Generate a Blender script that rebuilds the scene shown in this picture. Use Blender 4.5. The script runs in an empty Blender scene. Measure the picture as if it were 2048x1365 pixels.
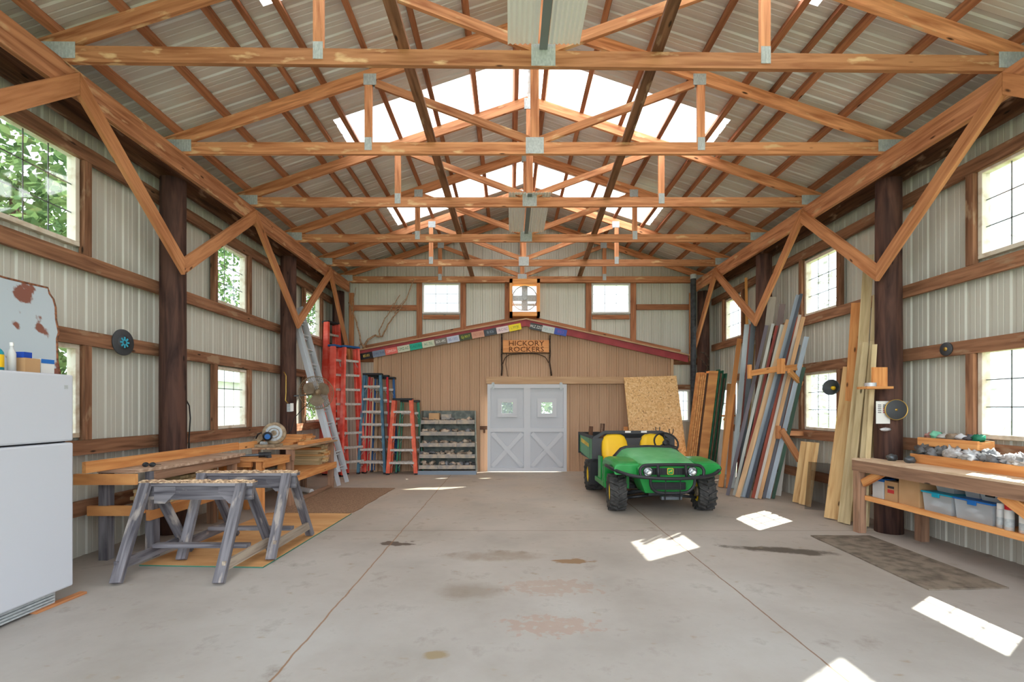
import bpy, math, random
from mathutils import Vector, Matrix, noise
R = random.Random(7)
S = bpy.context.scene
COL = S.collection
# ---------------------------------------------------------------- camera
F = 945.0; VX, VY, CH = 1020.0, 815.0, 1.5          # focal length in px, vanishing point, eye height
cd = bpy.data.cameras.new('camera'); cam = bpy.data.objects.new('camera', cd); COL.objects.link(cam)
cam.location = (0, 0, CH); cam.rotation_euler = (math.pi/2, 0, 0)
cd.sensor_width = 36; cd.sensor_fit = 'HORIZONTAL'; cd.lens = F/2048*36
cd.shift_x = (1024-VX)/2048; cd.shift_y = (VY-682.5)/2048
cd.clip_start = 0.05; cd.clip_end = 300
S.camera = cam
S.view_settings.view_transform = 'Standard'; S.view_settings.look = 'None'
S.view_settings.gamma = 1; S.view_settings.use_curve_mapping = False
S.view_settings.exposure = 1.47
# ---------------------------------------------------------------- sky and sun
w = bpy.data.worlds.new('world'); S.world = w; w.use_nodes = True
bg = w.node_tree.nodes['Background']; bg.inputs[0].default_value = (0.86, 0.93, 1.0, 1); bg.inputs[1].default_value = 1.5
sd = bpy.data.lights.new('sun', 'SUN'); sd.energy = 7.5; sd.angle = 0.009; sd.color = (1.0, 0.95, 0.86)
sun = bpy.data.objects.new('sun', sd); COL.objects.link(sun)
SUNDIR = Vector((-3.15, -2.15, -3.41)).normalized()
sun.rotation_euler = SUNDIR.to_track_quat('-Z', 'Y').to_euler(); sun.location = (8, 14, 12)
S.cycles.use_denoising = True
S.cycles.max_bounces = 8; S.cycles.diffuse_bounces = 5; S.cycles.transparent_max_bounces = 16
S.cycles.sample_clamp_indirect = 8
# ---------------------------------------------------------------- helpers
def at(px, py, Y): return Vector(((px-VX)*Y/F, Y, CH-(py-VY)*Y/F))
def fl(px, py, z=0.0):
    Y = F*(CH-z)/(py-VY); return Vector(((px-VX)*Y/F, Y, z))
def atX(px, py, X):
    Y = F*X/(px-VX); return Vector((X, Y, CH-(py-VY)*Y/F))
def lin(c):
    c = c/255.0
    return c/12.92 if c <= .04045 else ((c+.055)/1.055)**2.4
def rgb(t): return (lin(t[0]), lin(t[1]), lin(t[2]), 1)
def new_mat(name):
    m = bpy.data.materials.new(name); m.use_nodes = True
    nt = m.node_tree; return m, nt, nt.nodes['Principled BSDF']
def N(nt, t, **kw):
    n = nt.nodes.new(t)
    for k, v in kw.items():
        if k[0] == 'i' and k[1:].isdigit(): n.inputs[int(k[1:])].default_value = v
        else: setattr(n, k, v)
    return n
def ramp(nt, stops):
    r = nt.nodes.new('ShaderNodeValToRGB'); e = r.color_ramp.elements
    while len(e) < len(stops): e.new(0.5)
    for k, (p, c) in enumerate(stops):
        e[k].position = p; e[k].color = c
    return r
def gvec(nt, scale):
    a = N(nt, 'ShaderNodeAttribute', attribute_name='g')
    m = N(nt, 'ShaderNodeMapping'); m.inputs['Scale'].default_value = scale
    nt.links.new(a.outputs['Vector'], m.inputs['Vector']); return m.outputs[0]
def wood(name, c1, c2, rough=.75, knots=True, grain=22, tint=.25, wear=None):
    m, nt, b = new_mat(name); L = nt.links.new
    n1 = N(nt, 'ShaderNodeTexNoise'); n1.inputs['Scale'].default_value = 1; n1.inputs['Detail'].default_value = 5
    n1.inputs['Distortion'].default_value = .6
    L(gvec(nt, (1.6, grain, grain)), n1.inputs['Vector'])
    r = ramp(nt, [(.3, rgb(c2)), (.62, rgb(c1))]); L(n1.outputs['Fac'], r.inputs[0]); col = r.outputs[0]
    # slow colour change along a board and from board to board
    n2 = N(nt, 'ShaderNodeTexNoise'); n2.inputs['Scale'].default_value = 1; n2.inputs['Detail'].default_value = 3
    L(gvec(nt, (.9, 3, 3)), n2.inputs['Vector'])
    ar = N(nt, 'ShaderNodeAttribute', attribute_name='r'); oi = N(nt, 'ShaderNodeObjectInfo')
    ad = N(nt, 'ShaderNodeMath', operation='ADD'); L(ar.outputs['Fac'], ad.inputs[0]); L(oi.outputs['Random'], ad.inputs[1])
    ad2 = N(nt, 'ShaderNodeMath', operation='ADD'); L(ad.outputs[0], ad2.inputs[0]); L(n2.outputs['Fac'], ad2.inputs[1])
    mr = N(nt, 'ShaderNodeMapRange'); mr.inputs['From Min'].default_value = .5; mr.inputs['From Max'].default_value = 2.2
    mr.inputs['To Min'].default_value = 1-tint; mr.inputs['To Max'].default_value = 1+tint
    L(ad2.outputs[0], mr.inputs['Value'])
    mu = N(nt, 'ShaderNodeVectorMath', operation='SCALE'); L(col, mu.inputs[0]); L(mr.outputs[0], mu.inputs['Scale']); col = mu.outputs[0]
    if knots:
        v = N(nt, 'ShaderNodeTexVoronoi'); v.inputs['Scale'].default_value = 1; L(gvec(nt, (2.2, 7, 7)), v.inputs['Vector'])
        kr = ramp(nt, [(.05, (1, 1, 1, 1)), (.10, (0, 0, 0, 1))]); L(v.outputs['Distance'], kr.inputs[0])
        mx = N(nt, 'ShaderNodeMix', data_type='RGBA'); L(kr.outputs[0], mx.inputs['Factor']); L(col, mx.inputs[6])
        mx.inputs[7].default_value = rgb([x*.55 for x in c2]); col = mx.outputs[2]
    if wear:
        n3 = N(nt, 'ShaderNodeTexNoise'); n3.inputs['Scale'].default_value = 1; n3.inputs['Detail'].default_value = 6
        L(gvec(nt, (3, 9, 9)), n3.inputs['Vector'])
        wr = ramp(nt, [(.60, (0, 0, 0, 1)), (.68, (.8, .8, .8, 1))]); L(n3.outputs['Fac'], wr.inputs[0])
        mx = N(nt, 'ShaderNodeMix', data_type='RGBA'); L(wr.outputs[0], mx.inputs['Factor']); L(col, mx.inputs[6])
        mx.inputs[7].default_value = rgb(wear); col = mx.outputs[2]
    L(col, b.inputs['Base Color']); b.inputs['Roughness'].default_value = rough
    b.inputs['Specular IOR Level'].default_value = .25
    bp = N(nt, 'ShaderNodeBump'); bp.inputs['Strength'].default_value = .25; bp.inputs['Distance'].default_value = .004
    L(n1.outputs['Fac'], bp.inputs['Height']); L(bp.outputs[0], b.inputs['Normal'])
    return m
def mat(name, c, rough=.6, metal=0.0, c2=None, scale=8.0, lo=.4, hi=.6, stretch=(1, 1, 1), bump=0.0, spec=.4, detail=5, trans=0, alpha=1):
    m, nt, b = new_mat(name); L = nt.links.new
    b.inputs['Base Color'].default_value = rgb(c); b.inputs['Roughness'].default_value = rough
    b.inputs['Metallic'].default_value = metal; b.inputs['Specular IOR Level'].default_value = spec
    b.inputs['Transmission Weight'].default_value = trans; b.inputs['Alpha'].default_value = alpha
    if c2 is not None:
        n = N(nt, 'ShaderNodeTexNoise'); n.inputs['Scale'].default_value = scale; n.inputs['Detail'].default_value = detail
        L(gvec(nt, stretch), n.inputs['Vector'])
        r = ramp(nt, [(lo, rgb(c2)), (hi, rgb(c))]); L(n.outputs['Fac'], r.inputs[0]); L(r.outputs[0], b.inputs['Base Color'])
        if bump:
            bp = N(nt, 'ShaderNodeBump'); bp.inputs['Strength'].default_value = bump; bp.inputs['Distance'].default_value = .01
            L(n.outputs['Fac'], bp.inputs['Height']); L(bp.outputs[0], b.inputs['Normal'])
    return m
M = {}
M['truss'] = wood('truss pine', (210, 148, 106), (158, 98, 64), tint=.3, wear=(226, 190, 146))
M['header'] = wood('header pine', (198, 140, 102), (146, 92, 62), tint=.2, wear=(214, 178, 138))
M['brace'] = wood('brace pine', (200, 140, 96), (160, 102, 64), tint=.15)
M['purlin'] = wood('purlin pine', (178, 120, 86), (134, 84, 58), tint=.25)
M['girt'] = wood('girt wood', (156, 112, 84), (106, 72, 52), tint=.3, wear=(170, 140, 112))
M['darkbeam'] = wood('aged beam wood', (112, 78, 58), (66, 44, 34), tint=.2, wear=(160, 130, 108))
M['pole'] = wood('creosoted pole wood', (94, 66, 56), (48, 32, 30), grain=14, tint=.15, knots=True)
M['orange'] = wood('fresh fir', (224, 162, 102), (196, 124, 70), tint=.18)
M['orange2'] = wood('stained plywood', (222, 160, 100), (190, 124, 74), grain=8, knots=False, tint=.15)
M['pale'] = wood('pale sawn pine', (226, 190, 136), (196, 150, 98), tint=.15)
M['treated'] = wood('treated pine', (210, 190, 150), (176, 154, 114), tint=.18)
M['benchtop'] = wood('worn bench top', (206, 176, 144), (160, 124, 92), grain=10, tint=.2)
M['benchleg'] = wood('dusty bench wood', (174, 136, 110), (128, 98, 80), tint=.2)
M['grey'] = wood('weathered grey wood', (130, 127, 132), (70, 67, 74), tint=.15, knots=False, wear=(176, 166, 158))
M['greyfuzz'] = mat('chewed saw cut wood', (226, 196, 160), .95, c2=(150, 120, 96), scale=30, bump=.8)
M['tanwood'] = wood('tan painted board', (196, 162, 128), (176, 140, 108), knots=False, tint=.05)
M['greyrail'] = wood('dusty grey rail', (176, 162, 146), (128, 114, 104), tint=.1, knots=False)
M['log'] = mat('bark twig', (182, 148, 116), .9, c2=(136, 104, 78), scale=20)
M['bark'] = mat('dark bark', (84, 66, 54), .95, c2=(46, 36, 32), scale=25)
M['steel'] = mat('inner wall steel', (202, 201, 190), .5, .08, c2=(197, 195, 184), scale=2.2, stretch=(1, 1, .12), lo=.35, hi=.65)
M['roofsteel'] = mat('roof steel', (222, 222, 221), .38, .3, c2=(204, 200, 196), scale=1.3, stretch=(.3, 1.5, 1))
M['tansteel'] = mat('tan siding', (188, 152, 122), .55, .05, c2=(178, 142, 112), scale=1.5, stretch=(1, 1, .2))
M['galv'] = mat('galvanised steel', (190, 196, 198), .5, .1, c2=(172, 178, 182), scale=30)
M['white_corr'] = mat('white corrugated steel', (242, 242, 240), .5, .1)
M['greystrip'] = mat('grey strip paint', (120, 128, 128), .6)
M['red'] = mat('dark red fascia paint', (164, 62, 66), .55, c2=(140, 50, 54), scale=3)
M['white'] = mat('white paint', (222, 222, 220), .5, c2=(206, 206, 206), scale=2)
M['sash'] = mat('off white sash paint', (222, 212, 196), .6, c2=(196, 176, 152), scale=9, lo=.3, hi=.5)
M['doorpanel_shaded'] = mat('shaded door panel tone', (191, 193, 198), .6)  # door paint darkened: relief shading put into the colour so the frame stands out
M['doorpaint'] = mat('light grey door paint', (200, 201, 205), .55)
M['muntin'] = mat('grey muntin', (120, 124, 122), .5)
M['black'] = mat('black plastic', (34, 35, 38), .5)
M['blackmetal'] = mat('black steel tube', (44, 44, 48), .42, .2)
M['darkgrey'] = mat('dark grey plastic', (66, 68, 72), .55)
M['rubber'] = mat('tyre rubber', (74, 72, 70), .8, c2=(54, 53, 52), scale=18)
M['yellow'] = mat('seat yellow vinyl', (248, 200, 40), .42)
M['yellowrim'] = mat('rim yellow', (244, 208, 40), .45, c2=(214, 176, 44), scale=8)
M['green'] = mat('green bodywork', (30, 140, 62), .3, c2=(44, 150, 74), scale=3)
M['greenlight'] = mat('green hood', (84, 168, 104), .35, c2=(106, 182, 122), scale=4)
M['chrome'] = mat('lamp reflector chrome', (226, 228, 232), .12, .9)
M['alu'] = mat('brushed aluminium', (204, 208, 214), .45, .35)
M['tread'] = mat('dusty aluminium tread', (206, 200, 194), .6, .2, c2=(180, 172, 164), scale=25)
M['redladder'] = mat('red fibreglass', (226, 74, 58), .5, c2=(236, 110, 96), scale=6, stretch=(1, 1, .3))
M['orangeladder'] = mat('orange fibreglass', (236, 112, 80), .5, c2=(214, 90, 64), scale=6)
M['blueladder'] = mat('blue grey fibreglass', (84, 128, 150), .5, c2=(66, 104, 130), scale=6)
M['bluebright'] = mat('blue fibreglass', (28, 84, 140), .5)
M['redbright'] = mat('bright red fibreglass', (206, 28, 38), .5)
M['greenladder'] = mat('green fibreglass', (20, 120, 84), .45)
M['fridge'] = mat('fridge enamel', (204, 208, 217), .4)
M['seal'] = mat('dark seal', (60, 60, 64), .7)
M['brasswire'] = mat('dusty fan cage', (150, 130, 104), .5, .5)
M['fanblade'] = mat('dusty fan blade', (150, 136, 116), .5, .3, c2=(120, 104, 86), scale=5)
M['brass'] = mat('brass', (196, 160, 84), .35, .8)
M['card'] = mat('cardboard', (196, 156, 114), .85, c2=(186, 146, 104), scale=3)
M['blue'] = mat('blue print', (40, 110, 190), .5)
M['teal'] = mat('teal plastic lid', (20, 160, 190), .4)
M['bluelid'] = mat('blue plastic lid', (30, 110, 190), .4)
M['rack'] = mat('dusty rack steel', (128, 132, 124), .7, .2, c2=(98, 104, 100), scale=9)
M['rackfront'] = mat('dusty bin front', (184, 168, 150), .8, c2=(150, 146, 142), scale=9)
M['clutter'] = mat('dusty small hardware', (204, 182, 160), .85, c2=(150, 130, 112), scale=7)
M['clutter2'] = mat('dark small hardware', (136, 138, 142), .7, .1, c2=(96, 92, 90), scale=7)
M['bag'] = mat('crumpled plastic bag', (226, 228, 232), .3, c2=(184, 182, 184), scale=18, spec=.7)
M['osb'] = None
M['carpet'] = mat('brown carpet', (158, 126, 100), .98, c2=(128, 98, 76), scale=60, bump=.8)
M['rubbermat'] = mat('rubber floor mat', (136, 124, 110), .9, c2=(98, 88, 78), scale=9, lo=.35, hi=.6)
M['pipe'] = mat('black stove pipe', (62, 64, 68), .6, c2=(40, 42, 46), scale=12)
M['paint_bluegrey'] = mat('chipped blue grey paint', (186, 198, 206), .6, c2=(134, 84, 70), scale=4.5, lo=.40, hi=.44, detail=8)
M['paper'] = mat('paper', (236, 234, 230), .8)
M['ink'] = mat('ink', (60, 56, 60), .8)
M['inkred'] = mat('red ink', (200, 60, 60), .8)
M['tool'] = mat('tool steel', (96, 102, 108), .4, .6)
M['toolblue'] = mat('blue tool housing', (14, 96, 170), .45)
M['dusty'] = mat('sawdust covered metal', (176, 156, 128), .8, c2=(140, 122, 100), scale=14)
M['leaf'] = None
def glass(name, tint=(255, 255, 255), fac=.06):
    m, nt, b = new_mat(name); nt.nodes.remove(b); L = nt.links.new
    t = N(nt, 'ShaderNodeBsdfTransparent'); t.inputs[0].default_value = rgb(tint)
    g = N(nt, 'ShaderNodeBsdfGlossy'); g.inputs['Roughness'].default_value = .03
    x = N(nt, 'ShaderNodeMixShader'); x.inputs[0].default_value = fac
    L(t.outputs[0], x.inputs[1]); L(g.outputs[0], x.inputs[2]); L(x.outputs[0], nt.nodes['Material Output'].inputs[0]); return m
M['glass'] = glass('window glass', (246, 250, 250))
M['smoke'] = glass('smoked acrylic', (222, 223, 226), .16)
def clearplastic():
    m, nt, b = new_mat('clear bin plastic'); nt.nodes.remove(b); L = nt.links.new
    t = N(nt, 'ShaderNodeBsdfTransparent'); t.inputs[0].default_value = (.9, .92, .94, 1)
    g = N(nt, 'ShaderNodeBsdfPrincipled'); g.inputs['Roughness'].default_value = .35; g.inputs['Base Color'].default_value = (.75, .78, .8, 1)
    x = N(nt, 'ShaderNodeMixShader'); x.inputs[0].default_value = .45
    L(t.outputs[0], x.inputs[1]); L(g.outputs[0], x.inputs[2]); L(x.outputs[0], nt.nodes['Material Output'].inputs[0]); return m
M['clearbin'] = clearplastic()
def skylight_mat():
    m, nt, b = new_mat('translucent fibreglass'); nt.nodes.remove(b); L = nt.links.new
    t = N(nt, 'ShaderNodeBsdfTranslucent'); t.inputs[0].default_value = (.93, .94, .95, 1)
    d = N(nt, 'ShaderNodeBsdfDiffuse'); d.inputs[0].default_value = (.9, .9, .9, 1)
    x = N(nt, 'ShaderNodeMixShader'); x.inputs[0].default_value = .2
    L(t.outputs[0], x.inputs[1]); L(d.outputs[0], x.inputs[2]); L(x.outputs[0], nt.nodes['Material Output'].inputs[0]); return m
M['skylight'] = skylight_mat()
def osb_mat():
    m, nt, b = new_mat('strand board'); L = nt.links.new
    v = N(nt, 'ShaderNodeTexVoronoi'); v.inputs['Scale'].default_value = 1; v.inputs['Randomness'].default_value = 1
    n = N(nt, 'ShaderNodeTexNoise'); n.inputs['Scale'].default_value = 9; L(gvec(nt, (1, 1, 1)), n.inputs['Vector'])
    ad = N(nt, 'ShaderNodeVectorMath', operation='ADD'); L(gvec(nt, (40, 40, 60)), ad.inputs[0]); 
    sc = N(nt, 'ShaderNodeVectorMath', operation='SCALE'); sc.inputs['Scale'].default_value = 3; L(n.outputs['Color'], sc.inputs[0]); L(sc.outputs[0], ad.inputs[1])
    L(ad.outputs[0], v.inputs['Vector'])
    sx = N(nt, 'ShaderNodeSeparateColor'); L(v.outputs['Color'], sx.inputs[0])
    r = ramp(nt, [(0, rgb((160, 114, 70))), (.07, rgb((212, 164, 108))), (.6, rgb((232, 186, 128))), (1, rgb((240, 206, 154)))])
    L(sx.outputs[0], r.inputs[0]); L(r.outputs[0], b.inputs['Base Color']); b.inputs['Roughness'].default_value = .8; return m
M['osb'] = osb_mat()
def leaf_mat(name, c1, c2):
    m, nt, b = new_mat(name); nt.nodes.remove(b); L = nt.links.new
    ar = N(nt, 'ShaderNodeAttribute', attribute_name='r')
    r = ramp(nt, [(0, rgb(c1)), (1, rgb(c2))]); L(ar.outputs['Fac'], r.inputs[0])
    d = N(nt, 'ShaderNodeBsdfDiffuse'); t = N(nt, 'ShaderNodeBsdfTranslucent'); L(r.outputs[0], d.inputs[0]); L(r.outputs[0], t.inputs[0])
    x = N(nt, 'ShaderNodeMixShader'); x.inputs[0].default_value = .35
    L(d.outputs[0], x.inputs[1]); L(t.outputs[0], x.inputs[2]); L(x.outputs[0], nt.nodes['Material Output'].inputs[0]); return m
M['leaf'] = leaf_mat('tree leaf', (62, 88, 58), (124, 150, 96))
M['leafpale'] = leaf_mat('pale leaf', (150, 150, 140), (190, 190, 176))

def tag(o, label=None, cat=None, group=None, kind=None):
    if label: o['label'] = label
    if cat: o['category'] = cat
    if group: o['group'] = group
    if kind: o['kind'] = kind
    return o
def empty(name, loc, rz=0.0):
    o = bpy.data.objects.new(name, None); COL.objects.link(o); o.location = loc; o.rotation_euler = (0, 0, rz)
    o.empty_display_size = .1; return o
class MB:
    def __init__(s): s.v = []; s.f = []; s.mi = []; s.g = []; s.r = []; s.sm = []
    def add(s, vs, fs, gs=None, m=0, smooth=False, r=None):
        k = len(s.v); rr = R.random() if r is None else r
        s.v += [Vector(v) for v in vs]; s.g += ([Vector(v) for v in (gs or vs)]); s.r += [rr]*len(vs)
        for f in fs: s.f.append([i+k for i in f]); s.mi.append(m); s.sm.append(smooth)
        return s
    def beam(s, p0, p1, w, h, up=(0, 0, 1), m=0, r=None):
        p0 = Vector(p0); p1 = Vector(p1); x = (p1-p0); Ln = x.length; x.normalize(); up = Vector(up)
        if abs(x.dot(up)) > .99: up = Vector((0, 1, 0))
        y = up.cross(x).normalized(); z = x.cross(y)
        off = Vector((R.random()*50, R.random()*50, R.random()*50))
        vs = []; gs = []
        for a in (0, Ln):
            for b, c in ((-w/2, -h/2), (w/2, -h/2), (w/2, h/2), (-w/2, h/2)):
                vs.append(p0+x*a+y*b+z*c); gs.append(Vector((a, b, c))+off)
        return s.add(vs, [(3, 2, 1, 0), (4, 5, 6, 7), (0, 1, 5, 4), (1, 2, 6, 5), (2, 3, 7, 6), (3, 0, 4, 7)], gs, m, r=r)
    def box(s, x0, x1, y0, y1, z0, z1, m=0, axis=None, r=None):
        """axis-aligned box; the grain runs along its longest side unless axis is given"""
        d = (abs(x1-x0), abs(y1-y0), abs(z1-z0)); a = axis if axis is not None else d.index(max(d))
        c = Vector(((x0+x1)/2, (y0+y1)/2, (z0+z1)/2))
        if a == 0: return s.beam((x0, c.y, c.z), (x1, c.y, c.z), d[1], d[2], (0, 0, 1), m, r)
        if a == 1: return s.beam((c.x, y0, c.z), (c.x, y1, c.z), d[0], d[2], (0, 0, 1), m, r)
        return s.beam((c.x, c.y, z0), (c.x, c.y, z1), d[0], d[1], (0, 1, 0), m, r)
    def cyl(s, p0, p1, r0, r1=None, n=14, m=0, smooth=True, cap=True):
        r1 = r0 if r1 is None else r1
        p0 = Vector(p0); p1 = Vector(p1); x = (p1-p0); Ln = x.length; x.normalize()
        up = Vector((0, 0, 1)) if abs(x.z) < .9 else Vector((0, 1, 0))
        y = up.cross(x).normalized(); z = x.cross(y); vs = []; gs = []
        for a, rr in ((0, r0), (Ln, r1)):
            for k in range(n):
                t = 2*math.pi*k/n; vs.append(p0+x*a+y*math.cos(t)*rr+z*math.sin(t)*rr); gs.append(Vector((a, math.cos(t)*rr, math.sin(t)*rr)))
        s.add(vs, [(k, (k+1) % n, n+(k+1) % n, n+k) for k in range(n)], gs, m, smooth)
        if cap:
            s.add(vs[:n], [list(range(n))[::-1]], gs[:n], m); s.add(vs[n:], [list(range(n))], gs[n:], m)
        return s
    def tube(s, pts, r, n=8, m=0, closed=False, r1=None):
        pts = [Vector(p) for p in pts]; K = len(pts); vs = []; prev = None; gs = []; Lg = 0
        for i, p in enumerate(pts):
            if closed: d = pts[(i+1) % K]-pts[i-1]
            else: d = pts[min(i+1, K-1)]-pts[max(i-1, 0)]
            d.normalize()
            if prev is None:
                up = Vector((0, 0, 1)) if abs(d.z) < .9 else Vector((0, 1, 0))
                y = up.cross(d).normalized()
            else: y = (prev-d*prev.dot(d)).normalized()
            prev = y; z = d.cross(y); rr = r if r1 is None else r+(r1-r)*i/(K-1)
            if i: Lg += (p-pts[i-1]).length
            for k in range(n):
                t = 2*math.pi*k/n; vs.append(p+y*math.cos(t)*rr+z*math.sin(t)*rr); gs.append(Vector((Lg, math.cos(t)*rr, math.sin(t)*rr)))
        fs = []
        for i in range(K if closed else K-1):
            a = i*n; b = ((i+1) % K)*n
            fs += [(a+k, a+(k+1) % n, b+(k+1) % n, b+k) for k in range(n)]
        if not closed: fs += [list(range(n))[::-1], list(range((K-1)*n, K*n))]
        return s.add(vs, fs, gs, m, True)
    def lathe(s, prof, M4, n=24, m=0, smooth=True):
        """prof: (r, z) about local z of matrix M4"""
        vs = []; K = len(prof)
        for (r, z) in prof:
            for k in range(n):
                t = 2*math.pi*k/n; vs.append(M4 @ Vector((r*math.cos(t), r*math.sin(t), z)))
        fs = []
        for i in range(K-1):
            fs += [(i*n+k, i*n+(k+1) % n, (i+1)*n+(k+1) % n, (i+1)*n+k) for k in range(n)]
        return s.add(vs, fs, None, m, smooth)
    def prism(s, poly, vec, m=0):
        n = len(poly); vec = Vector(vec); a = [Vector(p) for p in poly]; b = [p+vec for p in a]
        off = Vector((R.random()*9, R.random()*9, R.random()*9))
        g = [p+off for p in a+b]
        return s.add(a+b, [list(range(n))[::-1], list(range(n, 2*n))]+[(k, (k+1) % n, n+(k+1) % n, n+k) for k in range(n)], g, m)
    def blob(s, c, rad, seed=0, amp=.25, nu=10, nv=7, m=0, freq=2.0):
        c = Vector(c); vs = []
        for j in range(nv+1):
            ph = math.pi*j/nv
            for i in range(nu):
                th = 2*math.pi*i/nu; d = Vector((math.sin(ph)*math.cos(th), math.sin(ph)*math.sin(th), math.cos(ph)))
                k = 1+amp*noise.noise(d*freq+Vector((seed*3.1, seed*1.7, 0)))*2
                vs.append(c+Vector((d.x*rad[0]*k, d.y*rad[1]*k, d.z*rad[2]*k)))
        fs = [(j*nu+i, j*nu+(i+1) % nu, (j+1)*nu+(i+1) % nu, (j+1)*nu+i) for j in range(nv) for i in range(nu)]
        return s.add(vs, fs, None, m, True)
    def loft(s, secs, m=0, smooth=True, caps=True, closed=True):
        n = len(secs[0]); vs = [Vector(p) for q in secs for p in q]; fs = []
        for i in range(len(secs)-1):
            for k in range(n if closed else n-1): fs.append((i*n+k, i*n+(k+1) % n, (i+1)*n+(k+1) % n, (i+1)*n+k))
        if caps: fs += [list(range(n))[::-1], list(range((len(secs)-1)*n, len(secs)*n))]
        return s.add(vs, fs, None, m, smooth)
    def build(s, name, mats, parent=None, bevel=0, origin=None):
        if not isinstance(mats, (list, tuple)): mats = [mats]
        v = s.v; oo = Vector((0, 0, 0))
        if parent is None:
            if origin is None:
                lo = [min(p[k] for p in v) for k in range(3)]; hi = [max(p[k] for p in v) for k in range(3)]
                oo = Vector(((lo[0]+hi[0])/2, (lo[1]+hi[1])/2, lo[2]))
            else: oo = Vector(origin)
            v = [p-oo for p in v]
        me = bpy.data.meshes.new(name); me.from_pydata([tuple(p) for p in v], [], s.f)
        for mt in mats: me.materials.append(M[mt] if isinstance(mt, str) else mt)
        me.polygons.foreach_set('material_index', s.mi); me.polygons.foreach_set('use_smooth', s.sm)
        at_ = me.attributes.new('g', 'FLOAT_VECTOR', 'POINT'); at_.data.foreach_set('vector', [c for p in s.g for c in p])
        ar = me.attributes.new('r', 'FLOAT', 'POINT'); ar.data.foreach_set('value', s.r)
        me.update(); o = bpy.data.objects.new(name, me); COL.objects.link(o)
        if parent is None: o.location = oo
        else: o.parent = parent
        if bevel:
            b = o.modifiers.new('bevel', 'BEVEL'); b.width = bevel; b.segments = 2; b.limit_method = 'ANGLE'
        return o
class WB(MB):
    """an MB whose points are given in world space and stored relative to its parent (unrotated)"""
    def build(s, name, mats, parent=None, bevel=0, origin=None):
        if parent is not None:
            q = parent; off = Vector((0, 0, 0))
            while q is not None: off += q.location; q = q.parent
            s.v = [p-off for p in s.v]
        return MB.build(s, name, mats, parent, bevel, origin)
def copy_tree(o, parent=None):
    c = o.copy(); COL.objects.link(c); c.parent = parent
    for ch in list(o.children): copy_tree(ch, c)
    return c
def text_into(mb, body, M4, size, depth, m, squash=1.0):
    """lettering as extruded shapes centred on the origin of M4, lying in its xy plane"""
    cu = bpy.data.curves.new('lettering', 'FONT'); cu.body = body; cu.size = size; cu.extrude = depth/2
    cu.align_x = 'CENTER'; cu.align_y = 'CENTER'; cu.resolution_u = 2
    o = bpy.data.objects.new('lettering', cu); COL.objects.link(o)
    bpy.context.view_layer.update()
    me = bpy.data.meshes.new_from_object(o.evaluated_get(bpy.context.evaluated_depsgraph_get()))
    mb.add([M4 @ Vector((v.co.x*squash, v.co.y, v.co.z)) for v in me.vertices], [list(p.vertices) for p in me.polygons], None, m)
    bpy.data.objects.remove(o); bpy.data.curves.remove(cu); bpy.data.meshes.remove(me)
# ================================================================ THE BUILDING
XL, XR = -4.32, 4.87          # inner faces of the side walls
YB = 11.36                    # back wall
YF = -0.6                     # open front
CX = 0.29                     # ridge line
HDR = CH+2.966                # top of the headers
SL = 0.333                    # roof slope
def roof_z(x): return CH+4.70-SL*abs(x-CX)
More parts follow.
